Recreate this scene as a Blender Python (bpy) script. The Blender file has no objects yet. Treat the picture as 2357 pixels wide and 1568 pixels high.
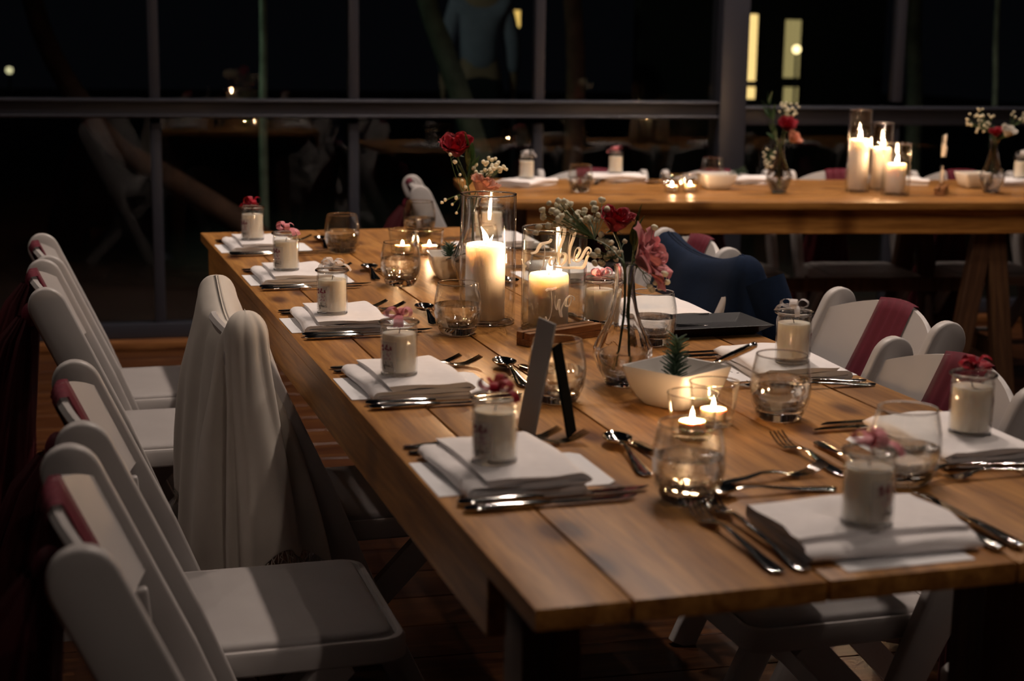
import bpy, bmesh, math, random
from mathutils import Vector, Matrix
from math import sin, cos, pi, radians
random.seed(7)
scene = bpy.context.scene
COL = scene.collection

# ------------------------------------------------------------------ camera
TH = 0.303874246            # heading of the near table's long axis
TABLE_Z = 0.755
CAM_Z = TABLE_Z + 0.5564766
FPX, PITCH, ROLL = 3600.0, 0.193843, 0.01528
cam_d = bpy.data.cameras.new('camera'); cam = bpy.data.objects.new('camera', cam_d); COL.objects.link(cam)
_r = Vector((1, 0, 0)); _f = Vector((0, cos(PITCH), -sin(PITCH))); _d = Vector((0, -sin(PITCH), -cos(PITCH)))
_r2 = cos(ROLL)*_r - sin(ROLL)*_d; _d2 = sin(ROLL)*_r + cos(ROLL)*_d
M = Matrix((( _r2.x, -_d2.x, -_f.x, 0), (_r2.y, -_d2.y, -_f.y, 0), (_r2.z, -_d2.z, -_f.z, CAM_Z), (0, 0, 0, 1)))
cam.matrix_world = M
cam_d.sensor_width = 36.0; cam_d.lens = FPX/2357*36.0; cam_d.clip_start = 0.05; cam_d.clip_end = 200
cam_d.dof.use_dof = True; cam_d.dof.focus_distance = 2.95; cam_d.dof.aperture_fstop = 4.0
scene.camera = cam

# ------------------------------------------------------------------ world, exposure, room and fill lamps
wd = bpy.data.worlds.new('night'); scene.world = wd; wd.use_nodes = True
wd.node_tree.nodes['Background'].inputs[0].default_value = (0.55, 0.6, 0.8, 1)
wd.node_tree.nodes['Background'].inputs[1].default_value = 0.002
scene.view_settings.view_transform = 'Standard'; scene.view_settings.look = 'None'
scene.view_settings.exposure = 0.2; scene.view_settings.gamma = 1.0
scene.view_settings.use_curve_mapping = False
scene.cycles.use_denoising = True
scene.cycles.max_bounces = 10; scene.cycles.transparent_max_bounces = 32
scene.cycles.transmission_bounces = 8; scene.cycles.glossy_bounces = 4; scene.cycles.diffuse_bounces = 2
scene.cycles.use_adaptive_sampling = True; scene.cycles.adaptive_threshold = 0.09; scene.cycles.adaptive_min_samples = 12
scene.cycles.sample_clamp_indirect = 30.0; scene.cycles.blur_glossy = 0.0

WX = Vector((cos(TH), sin(TH), 0)); UX = Vector((-sin(TH), cos(TH), 0))
T1O = Vector((0.0256014, 1.4599558, TABLE_Z))
def T1(a, b, z=0.0): return T1O + WX*a + UX*b + Vector((0, 0, z))
A2 = radians(7.7)
W2 = Vector((cos(A2), sin(A2), 0)); U2 = Vector((-sin(A2), cos(A2), 0))
T2O = Vector((-0.12, 5.228, TABLE_Z))
def T2(a, b, z=0.0): return T2O + W2*a + U2*b + Vector((0, 0, z))

def down_spot(a, b, power, zc=2.35, cone=120, col=(1.0, 0.82, 0.70), size=0.035):
    l = bpy.data.lights.new('ceiling_and_fill_spot', 'SPOT'); l.energy = power; l.color = col
    l.spot_size = radians(cone); l.spot_blend = 0.7; l.shadow_soft_size = size
    o = bpy.data.objects.new('ceiling_and_fill_spot', l); COL.objects.link(o); o.location = T1(a, b, zc)
    return o
for a_, b_, p_ in ((0.95, 1.25, 58), (0.95, 2.35, 84), (2.5, 1.2, 46), (2.5, 2.8, 56), (1.0, 4.1, 80), (2.7, 4.3, 84), (-1.5, 2.4, 32), (-1.2, 4.4, 26), (0.5, -1.4, 30), (1.75, 4.85, 36), (3.3, 4.6, 36)):
    for k_ in (-0.3, 0.3): down_spot(a_, b_+k_, p_/2)      # paired ceiling spots; those behind the camera and by the windows are added fill

# ------------------------------------------------------------------ materials
def nmat(name):
    m = bpy.data.materials.new(name); m.use_nodes = True
    nt = m.node_tree; b = nt.nodes['Principled BSDF']
    return m, nt, b
def plain(name, col, rough=0.5, metal=0.0, spec=0.5, noise=0.0, nscale=30.0, bump=0.0, **kw):
    m, nt, b = nmat(name)
    b.inputs['Base Color'].default_value = (*col, 1); b.inputs['Roughness'].default_value = rough
    b.inputs['Metallic'].default_value = metal; b.inputs['Specular IOR Level'].default_value = spec
    for k, v in kw.items(): b.inputs[k].default_value = v
    if noise or bump:
        tc = nt.nodes.new('ShaderNodeTexCoord'); n = nt.nodes.new('ShaderNodeTexNoise'); n.inputs['Scale'].default_value = nscale
        n.inputs['Detail'].default_value = 4
        nt.links.new(tc.outputs['Object'], n.inputs['Vector'])
        if noise:
            r = nt.nodes.new('ShaderNodeValToRGB')
            r.color_ramp.elements[0].position = 0.3; r.color_ramp.elements[1].position = 0.7
            r.color_ramp.elements[0].color = (*[c*(1-noise) for c in col], 1); r.color_ramp.elements[1].color = (*[min(1, c*(1+noise*0.5)) for c in col], 1)
            nt.links.new(n.outputs['Fac'], r.inputs[0]); nt.links.new(r.outputs[0], b.inputs['Base Color'])
        if bump:
            bp = nt.nodes.new('ShaderNodeBump'); bp.inputs['Strength'].default_value = bump; bp.inputs['Distance'].default_value = 0.002
            nt.links.new(n.outputs['Fac'], bp.inputs['Height']); nt.links.new(bp.outputs[0], b.inputs['Normal'])
    return m
def wood(name, c0, c1, c2, axis=1, rough=0.45, sc=1.0, knots=True, grain=1.0):
    """boards whose grain runs along the given object axis, with growth streaks and a few knots"""
    m, nt, b = nmat(name); L = nt.links.new
    tc = nt.nodes.new('ShaderNodeTexCoord'); oi = nt.nodes.new('ShaderNodeObjectInfo')
    off = nt.nodes.new('ShaderNodeVectorMath'); off.operation = 'SCALE'; off.inputs['Scale'].default_value = 37.0
    cx = nt.nodes.new('ShaderNodeCombineXYZ'); 
    for i in range(3): L(oi.outputs['Random'], cx.inputs[i])
    L(cx.outputs[0], off.inputs[0])
    add = nt.nodes.new('ShaderNodeVectorMath'); L(tc.outputs['Object'], add.inputs[0]); L(off.outputs[0], add.inputs[1])
    mp = nt.nodes.new('ShaderNodeMapping'); s = [16.0*sc]*3; s[axis] = 1.1*sc; mp.inputs['Scale'].default_value = s
    L(add.outputs[0], mp.inputs[0])
    n1 = nt.nodes.new('ShaderNodeTexNoise'); n1.inputs['Scale'].default_value = 1.6; n1.inputs['Detail'].default_value = 6; n1.inputs['Distortion'].default_value = 1.2
    L(mp.outputs[0], n1.inputs['Vector'])
    n2 = nt.nodes.new('ShaderNodeTexNoise'); n2.inputs['Scale'].default_value = 9; n2.inputs['Detail'].default_value = 5
    L(mp.outputs[0], n2.inputs['Vector'])
    r = nt.nodes.new('ShaderNodeValToRGB'); e = r.color_ramp.elements
    e[0].position = 0.30; e[0].color = (*c0, 1); e[1].position = 0.68; e[1].color = (*c2, 1)
    k = e.new(0.5); k.color = (*c1, 1)
    L(n1.outputs['Fac'], r.inputs[0])
    mx = nt.nodes.new('ShaderNodeMixRGB'); mx.blend_type = 'MULTIPLY'; mx.inputs[0].default_value = 0.55*grain
    r2 = nt.nodes.new('ShaderNodeValToRGB'); r2.color_ramp.elements[0].position = 0.35; r2.color_ramp.elements[1].position = 0.6
    r2.color_ramp.elements[0].color = (0.48, 0.40, 0.34, 1)
    L(n2.outputs['Fac'], r2.inputs[0]); L(r.outputs[0], mx.inputs[1]); L(r2.outputs[0], mx.inputs[2])
    last = mx.outputs[0]
    if knots:
        mp2 = nt.nodes.new('ShaderNodeMapping'); s2 = [7.0]*3; s2[axis] = 3.0; mp2.inputs['Scale'].default_value = s2
        L(add.outputs[0], mp2.inputs[0])
        v = nt.nodes.new('ShaderNodeTexVoronoi'); v.voronoi_dimensions = '2D'; v.inputs['Scale'].default_value = 0.8; L(mp2.outputs[0], v.inputs['Vector'])
        r3 = nt.nodes.new('ShaderNodeValToRGB'); r3.color_ramp.elements[0].position = 0.05; r3.color_ramp.elements[1].position = 0.14
        r3.color_ramp.elements[0].color = (0.22, 0.13, 0.08, 1); r3.color_ramp.elements[1].color = (1, 1, 1, 1)
        L(v.outputs['Distance'], r3.inputs[0])
        m2 = nt.nodes.new('ShaderNodeMixRGB'); m2.blend_type = 'MULTIPLY'; m2.inputs[0].default_value = 0.92
        L(last, m2.inputs[1]); L(r3.outputs[0], m2.inputs[2]); last = m2.outputs[0]
    hsv = nt.nodes.new('ShaderNodeHueSaturation'); mr = nt.nodes.new('ShaderNodeMapRange'); mr.inputs[3].default_value = 0.8; mr.inputs[4].default_value = 1.15
    L(oi.outputs['Random'], mr.inputs[0]); L(mr.outputs[0], hsv.inputs['Value']); L(last, hsv.inputs['Color'])
    L(hsv.outputs[0], b.inputs['Base Color'])
    b.inputs['Roughness'].default_value = rough; b.inputs['Specular IOR Level'].default_value = 0.4
    bp = nt.nodes.new('ShaderNodeBump'); bp.inputs['Strength'].default_value = 0.25; bp.inputs['Distance'].default_value = 0.001
    L(n2.outputs['Fac'], bp.inputs['Height']); L(bp.outputs[0], b.inputs['Normal'])
    return m
def thin_glass(name, tint=(0.985, 0.99, 0.985), f0=0.05, rough=0.02):
    """clear sheet or vessel glass: straight-through transmission plus Fresnel mirror reflection"""
    m = bpy.data.materials.new(name); m.use_nodes = True; nt = m.node_tree; nt.nodes.clear(); L = nt.links.new
    out = nt.nodes.new('ShaderNodeOutputMaterial'); tr = nt.nodes.new('ShaderNodeBsdfTransparent'); gl = nt.nodes.new('ShaderNodeBsdfGlossy')
    tr.inputs[0].default_value = (*tint, 1); gl.inputs['Roughness'].default_value = rough
    g = nt.nodes.new('ShaderNodeNewGeometry'); d = nt.nodes.new('ShaderNodeVectorMath'); d.operation = 'DOT_PRODUCT'
    L(g.outputs['Incoming'], d.inputs[0]); L(g.outputs['Normal'], d.inputs[1])
    def mt(op, a, b=None):
        n = nt.nodes.new('ShaderNodeMath'); n.operation = op; L(a, n.inputs[0])
        if b is not None: n.inputs[1].default_value = b
        return n.outputs[0]
    ab = mt('ABSOLUTE', d.outputs['Value']); n = nt.nodes.new('ShaderNodeMath'); n.operation = 'SUBTRACT'; n.inputs[0].default_value = 1; L(ab, n.inputs[1])
    p = mt('POWER', n.outputs[0], 4.0); p = mt('MULTIPLY', p, 1-f0); p = mt('ADD', p, f0)
    mix = nt.nodes.new('ShaderNodeMixShader'); L(p, mix.inputs[0]); L(tr.outputs[0], mix.inputs[1]); L(gl.outputs[0], mix.inputs[2]); L(mix.outputs[0], out.inputs[0])
    return m
def sheer(name, col, alpha, rough=0.7):
    m, nt, b = nmat(name); b.inputs['Base Color'].default_value = (*col, 1); b.inputs['Roughness'].default_value = rough
    b.inputs['Alpha'].default_value = alpha; b.inputs['Specular IOR Level'].default_value = 0.2
    return m
def glow(name, col, s):
    m = bpy.data.materials.new(name); m.use_nodes = True; nt = m.node_tree; nt.nodes.clear()
    o = nt.nodes.new('ShaderNodeOutputMaterial'); e = nt.nodes.new('ShaderNodeEmission'); e.inputs[0].default_value = (*col, 1); e.inputs[1].default_value = s
    nt.links.new(e.outputs[0], o.inputs[0]); return m

PINE_Y = wood('pine_boards', (0.23, 0.092, 0.019), (0.36, 0.158, 0.036), (0.47, 0.222, 0.056), 1, 0.40)
PINE_X = wood('pine_boards_across', (0.23, 0.092, 0.019), (0.36, 0.158, 0.036), (0.47, 0.222, 0.056), 0, 0.45)
PINE_Z = wood('pine_legs', (0.10, 0.05, 0.022), (0.16, 0.085, 0.035), (0.22, 0.12, 0.05), 2, 0.5)
DARKWOOD = wood('stained_trestle', (0.05, 0.022, 0.010), (0.09, 0.042, 0.02), (0.14, 0.07, 0.03), 2, 0.5, knots=False)
FLOORW = wood('floor_boards', (0.035, 0.010, 0.004), (0.075, 0.026, 0.009), (0.12, 0.048, 0.015), 0, 0.3, knots=False)
BLOCKW = wood('sign_block_wood', (0.26, 0.10, 0.035), (0.36, 0.15, 0.05), (0.42, 0.19, 0.07), 0, 0.5, sc=3, knots=False)
RESIN = plain('white_resin', (0.46, 0.43, 0.415), 0.42, noise=0.05, nscale=8)
PAD = plain('vinyl_pad', (0.35, 0.324, 0.315), 0.5, noise=0.04, nscale=12, bump=0.08)
CLOTH_W = plain('napkin_linen', (0.88, 0.83, 0.82), 0.9, noise=0.04, nscale=60, bump=0.25, **{'Sheen Weight': 0.2})
CARD = plain('card_stock', (0.80, 0.79, 0.80), 0.7)
INK = plain('black_ink', (0.02, 0.018, 0.02), 0.6)
CLARET_INK = plain('claret_print', (0.20, 0.025, 0.05), 0.6)
MAUVE_INK = plain('mauve_print', (0.42, 0.25, 0.27), 0.6)
STEEL = plain('polished_cutlery', (0.66, 0.64, 0.61), 0.09, metal=1.0)
WAX = plain('cream_wax', (0.92, 0.85, 0.77), 0.4, **{'Subsurface Weight': 1.0, 'Subsurface Radius': (0.045, 0.037, 0.028), 'Subsurface Scale': 1.0})
JARWAX = plain('jar_wax', (0.84, 0.76, 0.64), 0.45, **{'Subsurface Weight': 1.0, 'Subsurface Radius': (0.024, 0.016, 0.010), 'Subsurface Scale': 1.0})
WAX.node_tree.nodes['Principled BSDF'].subsurface_method = 'BURLEY'; JARWAX.node_tree.nodes['Principled BSDF'].subsurface_method = 'BURLEY'
WICK = plain('wick', (0.02, 0.015, 0.012), 0.9)
FLAME = glow('flame', (1.0, 0.60, 0.31), 760.0)
TEAFLAME = glow('tealight_flame', (1.0, 0.60, 0.31), 480.0)
GLASS = thin_glass('clear_glass')
SOLIDGLASS = bpy.data.materials.new('solid_glass'); SOLIDGLASS.use_nodes = True
_n2 = SOLIDGLASS.node_tree; _n2.nodes.clear(); _o2 = _n2.nodes.new('ShaderNodeOutputMaterial'); _g2 = _n2.nodes.new('ShaderNodeBsdfGlass')
_g2.inputs['IOR'].default_value = 1.48; _g2.inputs['Roughness'].default_value = 0.0; _n2.links.new(_g2.outputs[0], _o2.inputs[0])
WINGLASS = thin_glass('window_glass', (0.90, 0.92, 0.92), 0.038, 0.0)
ACRYL = thin_glass('acrylic', (0.95, 0.96, 0.95), 0.05)
WATER = bpy.data.materials.new('water'); WATER.use_nodes = True
_nt = WATER.node_tree; _nt.nodes.clear(); _o = _nt.nodes.new('ShaderNodeOutputMaterial'); _g = _nt.nodes.new('ShaderNodeBsdfGlass')
_g.inputs['IOR'].default_value = 1.33; _g.inputs['Roughness'].default_value = 0.0; _t = _nt.nodes.new('ShaderNodeBsdfTransparent'); _m = _nt.nodes.new('ShaderNodeMixShader'); _m.inputs[0].default_value = 0.65
_nt.links.new(_t.outputs[0], _m.inputs[1]); _nt.links.new(_g.outputs[0], _m.inputs[2]); _nt.links.new(_m.outputs[0], _o.inputs[0])
LETTER = plain('white_lettering', (0.90, 0.84, 0.78), 0.6)
_nt = LETTER.node_tree; _tl = _nt.nodes.new('ShaderNodeBsdfTranslucent'); _tl.inputs[0].default_value = (.95, .9, .84, 1); _mx = _nt.nodes.new('ShaderNodeMixShader'); _mx.inputs[0].default_value = .55
_oo = [n for n in _nt.nodes if n.type == 'OUTPUT_MATERIAL'][0]; _nt.links.new(_nt.nodes['Principled BSDF'].outputs[0], _mx.inputs[1]); _nt.links.new(_tl.outputs[0], _mx.inputs[2]); _nt.links.new(_mx.outputs[0], _oo.inputs[0])
PORCELAIN = plain('white_porcelain', (0.78, 0.74, 0.69), 0.18)
SLATE = plain('black_glaze', (0.010, 0.010, 0.012), 0.4, spec=0.3)
GREYCARD = plain('grey_card', (0.28, 0.27, 0.265), 0.55)
BLACKCARD = plain('black_card', (0.004, 0.004, 0.004), 1.0, spec=0.0)
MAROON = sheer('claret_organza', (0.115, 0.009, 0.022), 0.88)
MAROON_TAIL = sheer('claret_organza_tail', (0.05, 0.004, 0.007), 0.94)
SHAWL = plain('cream_muslin', (0.62, 0.56, 0.49), 0.95, noise=0.06, nscale=18, bump=0.2, **{'Sheen Weight': 0.2})
NAVY = plain('navy_wool', (0.006, 0.014, 0.036), 0.95, noise=0.15, nscale=90, bump=0.15, spec=0.15)
LEAF = plain('leaf_green', (0.045, 0.11, 0.03), 0.5, noise=0.35, nscale=30)
LEAF_OLIVE = plain('leaf_olive', (0.13, 0.14, 0.025), 0.5, noise=0.4, nscale=40)
STEMG = plain('stem_green', (0.06, 0.10, 0.03), 0.5)
STEMD = plain('stem_dark', (0.035, 0.05, 0.02), 0.5)
ROSE_RED = plain('rose_red', (0.42, 0.004, 0.022), 0.6, noise=0.25, nscale=60)
ROSE_PINK = plain('rose_pink', (0.86, 0.36, 0.38), 0.6, noise=0.12, nscale=50, **{'Subsurface Weight': 0.15, 'Subsurface Radius': (0.01, 0.004, 0.004)})
ROSE_PEACH = plain('rose_peach', (0.78, 0.38, 0.26), 0.6, noise=0.12, nscale=50)
ROSE_WHITE = plain('rose_white', (0.80, 0.74, 0.66), 0.6, noise=0.06, nscale=50)
GYPSO = plain('gypsophila_white', (0.72, 0.66, 0.48), 0.7, noise=0.15, nscale=300)
ROSEMARY = plain('rosemary_green', (0.035, 0.075, 0.04), 0.55, noise=0.3, nscale=80)
FRAME = plain('window_frame_steel', (0.045, 0.047, 0.062), 0.38, metal=0.2)
TRIMW = wood('sill_wood', (0.12, 0.045, 0.016), (0.2, 0.08, 0.026), (0.28, 0.12, 0.04), 0, 0.4, knots=False)
BOW = {'red': sheer('ribbon_red', (0.32, 0.004, 0.018), 0.95, 0.4), 'pink': sheer('ribbon_pink', (0.74, 0.27, 0.30), 0.85, 0.4), 'white': sheer('ribbon_white', (0.75, 0.70, 0.68), 0.6, 0.4)}

# ------------------------------------------------------------------ mesh helpers
def finish(bm, smooth=True, angle=40):
    me = bpy.data.meshes.new('m'); bm.normal_update(); bm.to_mesh(me); bm.free()
    if smooth:
        for p in me.polygons: p.use_smooth = True
        if angle: me.set_sharp_from_angle(angle=radians(angle))
    return me
def O(name, me, mat, parent=None, loc=(0, 0, 0), rot=(0, 0, 0)):
    if me.materials.__len__() == 0 and mat is not None: me.materials.append(mat)
    o = bpy.data.objects.new(name, me); COL.objects.link(o)
    if me.materials and mat is not None and me.materials[0] is not mat:
        o.material_slots[0].link = 'OBJECT'; o.material_slots[0].material = mat
    o.parent = parent; o.location = loc; o.rotation_euler = rot
    return o
def tag(o, label, cat, group=None):
    o['label'] = label; o['category'] = cat
    if group: o['group'] = group
    return o
def struct(o): o['kind'] = 'structure'; return o
def E(name, loc=(0, 0, 0), rz=0.0, label=None, cat=None, group=None):
    o = bpy.data.objects.new(name, None); COL.objects.link(o); o.location = loc; o.rotation_euler = (0, 0, rz); o.empty_display_size = 0.05
    if label: tag(o, label, cat, group)
    return o
KIDS = {}
def kids(o): return [c for c in bpy.data.objects if c.parent is o]
def copy_tree(src, loc, rz, label, cat, group, skip=()):
    r = src.copy(); COL.objects.link(r); r.location = loc; r.rotation_euler = (0, 0, rz); tag(r, label, cat, group)
    for ch in kids(src):
        if ch.name.split('.')[0] in skip: continue
        c = ch.copy(); COL.objects.link(c); c.parent = r
        for g in kids(ch):
            d = g.copy(); COL.objects.link(d); d.parent = c
    return r
def add_box(bm, c, s, rot=None, bev=0.0, seg=2):
    r = bmesh.ops.create_cube(bm, size=1.0); vs = r['verts']
    for v in vs: v.co = Vector((v.co.x*s[0], v.co.y*s[1], v.co.z*s[2]))
    if bev > 0:
        es = list({e for v in vs for e in v.link_edges})
        rr = bmesh.ops.bevel(bm, geom=es, offset=bev, segments=seg, affect='EDGES', profile=0.6)
        vs = list({v for f in rr['faces'] for v in f.verts} | {v for v in vs if v.is_valid})
        vs = [v for v in vs if v.is_valid]
        # gather every vertex of this island
        seen = set(vs); st = list(vs)
        while st:
            v = st.pop()
            for e in v.link_edges:
                w = e.other_vert(v)
                if w not in seen: seen.add(w); st.append(w)
        vs = list(seen)
    for v in vs:
        p = v.co
        if rot is not None: p = rot @ p
        v.co = p + Vector(c)
    return vs
def box_me(s, c=(0, 0, 0), bev=0.0, seg=2, rot=None):
    bm = bmesh.new(); add_box(bm, c, s, rot, bev, seg); return finish(bm, True, 35)
def lathe(prof, n=48, close=False):
    """prof: list of (r, z); r==0 ends become poles; close joins last to first"""
    bm = bmesh.new(); rings = []
    for r, z in prof:
        if r < 1e-6: rings.append([bm.verts.new((0, 0, z))])
        else: rings.append([bm.verts.new((r*cos(2*pi*i/n), r*sin(2*pi*i/n), z)) for i in range(n)])
    seq = list(zip(rings, rings[1:])) + ([(rings[-1], rings[0])] if close else [])
    for a, b in seq:
        for i in range(n):
            j = (i+1) % n
            if len(a) == 1 and len(b) == 1: continue
            if len(a) == 1: bm.faces.new((a[0], b[j], b[i]))
            elif len(b) == 1: bm.faces.new((a[i], a[j], b[0]))
            else: bm.faces.new((a[i], a[j], b[j], b[i]))
    bmesh.ops.recalc_face_normals(bm, faces=bm.faces)
    return bm
def loft(bm, rings, cap=True, closed=True):
    vr = [[bm.verts.new(p) for p in ring] for ring in rings]
    n = len(vr[0])
    for a, b in zip(vr, vr[1:]):
        for i in range(n if closed else n-1):
            j = (i+1) % n; bm.faces.new((a[i], a[j], b[j], b[i]))
    if cap and closed:
        bm.faces.new(list(reversed(vr[0]))); bm.faces.new(vr[-1])
    return vr
def tube(bm, pts, rad, n=8, flat=1.0, cap=True):
    pts = [Vector(p) for p in pts]; rings = []
    up = Vector((0, 0, 1)); prev = None
    for i, p in enumerate(pts):
        d = (pts[min(i+1, len(pts)-1)] - pts[max(i-1, 0)])
        d = d.normalized() if d.length > 1e-9 else Vector((0, 0, 1))
        if prev is None:
            a = d.orthogonal().normalized()
        else:
            a = prev - d*prev.dot(d); a = a.normalized() if a.length > 1e-6 else d.orthogonal().normalized()
        prev = a; b = d.cross(a)
        r = rad(i/(len(pts)-1)) if callable(rad) else rad
        rings.append([p + a*(r*cos(2*pi*k/n)) + b*(r*flat*sin(2*pi*k/n)) for k in range(n)])
    loft(bm, rings, cap)
def smooth_path(pts, m=4):
    pts = [Vector(p) for p in pts]; out = []
    for i in range(len(pts)-1):
        p0, p1, p2, p3 = pts[max(i-1, 0)], pts[i], pts[i+1], pts[min(i+2, len(pts)-1)]
        for k in range(m):
            t = k/m
            out.append(0.5*((2*p1) + (p2-p0)*t + (2*p0-5*p1+4*p2-p3)*t*t + (3*p1-p0-3*p2+p3)*t**3))
    out.append(pts[-1]); return out
def grid(bm, f, nu, nv):
    vs = [[bm.verts.new(f(i/nu, j/nv)) for j in range(nv+1)] for i in range(nu+1)]
    for i in range(nu):
        for j in range(nv): bm.faces.new((vs[i][j], vs[i+1][j], vs[i+1][j+1], vs[i][j+1]))
    return vs
def plate_poly(bm, poly, t):
    """prism from polygon in XY, thickness t from z=0"""
    a = [bm.verts.new((x, y, 0)) for x, y in poly]; b = [bm.verts.new((x, y, t)) for x, y in poly]
    n = len(poly); bm.faces.new(list(reversed(a))); bm.faces.new(b)
    for i in range(n): bm.faces.new((a[i], a[(i+1) % n], b[(i+1) % n], b[i]))

# ------------------------------------------------------------------ setting: floor, window wall
floor = struct(E('floor', (0, 0, 0)))
FA = radians(13.9); fx = Vector((cos(FA), sin(FA), 0)); fy = Vector((-sin(FA), cos(FA), 0))
WALL_O = Vector((-1.5156, 6.456, 0))
PW = 0.18
plank_me = box_me((1.796, PW-0.004, 0.03), (0, 0, -0.015), 0.0015, 1)
plank_me.materials.append(FLOORW)
np_ = 0
for j in range(-1, 44):
    yy = -0.2 - j*PW
    for i in range(7):
        x = -5.2 + i*1.8 + (0.9 if j % 2 else 0.0) + 0.25*((j*7) % 3) 
        if yy < -7.4 or x > 5.6: continue
        o = O('floor_plank', plank_me, FLOORW, floor); o.location = WALL_O + fx*(x+1.5) + fy*yy; o.rotation_euler = (0, 0, FA); np_ += 1
O('underlay', box_me((14, 12, 0.05), (0, 2.2, -0.06)), plain('underlay', (0.02, 0.01, 0.006), 0.9), floor)

def wall_pt(s, d, z): return WALL_O + fx*s + fy*d + Vector((0, 0, z))
MS = [-4.0, -3.19, -2.38, -1.58, -0.77, 0.039, 0.855, 1.66, 2.475, 3.354, 4.13, 4.91, 5.7]
def frame_bar(name, s0, s1, z0, z1, d=0.07, dy=0.0, mat=FRAME, parent=None):
    o = O(name, box_me((s1-s0, d, z1-z0), (0, 0, 0), 0.006, 2), mat, parent)
    o.location = wall_pt((s0+s1)/2, dy, (z0+z1)/2); o.rotation_euler = (0, 0, FA); return o
struct(frame_bar('trim_1', -4.2, 5.9, 0.0, 0.035, 0.16, -0.03, TRIMW))
struct(frame_bar('trim_2', -4.2, 2.475, 0.036, 0.10, 0.08))
struct(frame_bar('trim_3', 2.60, 5.9, 0.036, 0.10, 0.08))
tr1 = struct(frame_bar('trim_4', -4.2, 2.475, 0.952, 1.03, 0.075))
O('rail_lip', box_me((6.675, 0.03, 0.010), (0, -0.045, 0.032), 0.003, 1), FRAME, tr1); O('rail_lip', box_me((6.675, 0.03, 0.010), (0, -0.045, -0.030), 0.003, 1), FRAME, tr1)
tr2 = struct(frame_bar('trim_5', 2.60, 5.9, 0.925, 1.01, 0.075))
O('rail_lip', box_me((3.3, 0.03, 0.010), (0, -0.045, 0.034), 0.003, 1), FRAME, tr2)
struct(frame_bar('trim_6', -4.2, 5.9, 2.60, 2.75, 0.09))
struct(frame_bar('trim_7', 2.475, 2.60, 0.036, 2.60, 0.14))
k = 8
for s in MS:
    if abs(s-2.475) < 0.01: continue
    struct(frame_bar('trim_%d' % k, s-0.022, s+0.022, 1.03, 2.60, 0.06)); k += 1
    struct(frame_bar('trim_%d' % k, s-0.022, s+0.022, 0.10, 0.93, 0.05)); k += 1
pane_mes = {}
k = 1
for a, b in zip(MS, MS[1:]):
    a0 = a + (0.125 if abs(a-2.475) < 0.01 else 0.022); b0 = b - (0.0 if abs(b-2.475) < 0.01 else 0.022)
    for z0, z1 in ((0.10, 0.952), (1.03, 2.60)):
        if a0 > 2.5: z1 = min(z1, 2.6); z0, z1 = (z0, 0.925) if z0 < 0.5 else (1.01, z1)
        w = struct(E('window_%d' % k, wall_pt((a0+b0)/2, 0.0, (z0+z1)/2), FA)); k += 1
        O('pane', box_me((b0-a0, 0.006, z1-z0)), WINGLASS, w)

# ------------------------------------------------------------------ tables
TL, TW = 3.0, 0.8685
SEAMS = [0.0, 0.105, 0.325, 0.555, 0.775, TW]
def build_table(name, origin, rz, label, trestle):
    t = E(name, (origin.x, origin.y, 0), rz, label, 'table')
    for a, b in zip(SEAMS, SEAMS[1:]):
        L = 3.0
        O('plank', box_me((b-a-0.003, L, 0.024), (0, 0, 0), 0.0022, 2), PINE_Y, t, ((a+b)/2, L/2, TABLE_Z-0.012+random.uniform(-.0004, .0004)))
    za = TABLE_Z-0.0245
    ah = 0.088 if trestle else 0.072
    ins = 0.17; rx_ = 0.042 if trestle else 0.014
    for x in (rx_, TW-rx_):
        O('side_rail', box_me((0.022, TL-2*ins, ah), (0, 0, 0), 0.002, 1), PINE_Y, t, (x, TL/2, za-ah/2))
    for y in (ins+0.2, TL-ins-0.2):
        O('end_rail', box_me((TW-0.11, 0.022, ah), (0, 0, 0), 0.002, 1), PINE_X, t, (TW/2, y, za-ah/2))
    if not trestle:
        for x in (0.075, 0.665):
            for y in (0.195, TL-0.12):
                O('leg', box_me((0.07, 0.07, za-0.002), (0, 0, 0), 0.004, 2), DARKWOOD, t, (x, y, (za-0.002)/2))
    else:
        for y in (0.17, 1.85):
            for sgn in (-1, 1):
                for x in (0.1, TW-0.1):
                    ang = 0.15*sgn
                    O('leg', box_me((0.05, 0.07, 0.735), (0, 0, 0), 0.004, 1), DARKWOOD, t, (x, y+sgn*0.058, 0.368), (ang*0.9, 0, 0))
            O('stretcher', box_me((TW-0.2, 0.03, 0.06), (0, 0, 0), 0.003, 1), DARKWOOD, t, (TW/2, y+0.085, 0.2))
        O('long_stretcher', box_me((0.03, 1.68, 0.05), (0, 0, 0), 0.003, 1), DARKWOOD, t, (TW/2+0.13, 1.01, 0.42))
    return t
table_near = build_table('dining_table', T1O, TH, 'long pine plank table in the foreground laid for dinner', False)
# the far table's long axis lies across the view
table_far = build_table('dining_table', T2O + U2*TW, A2 - pi/2, 'long pine plank table further back, crossing in front of the windows', True)

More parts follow.
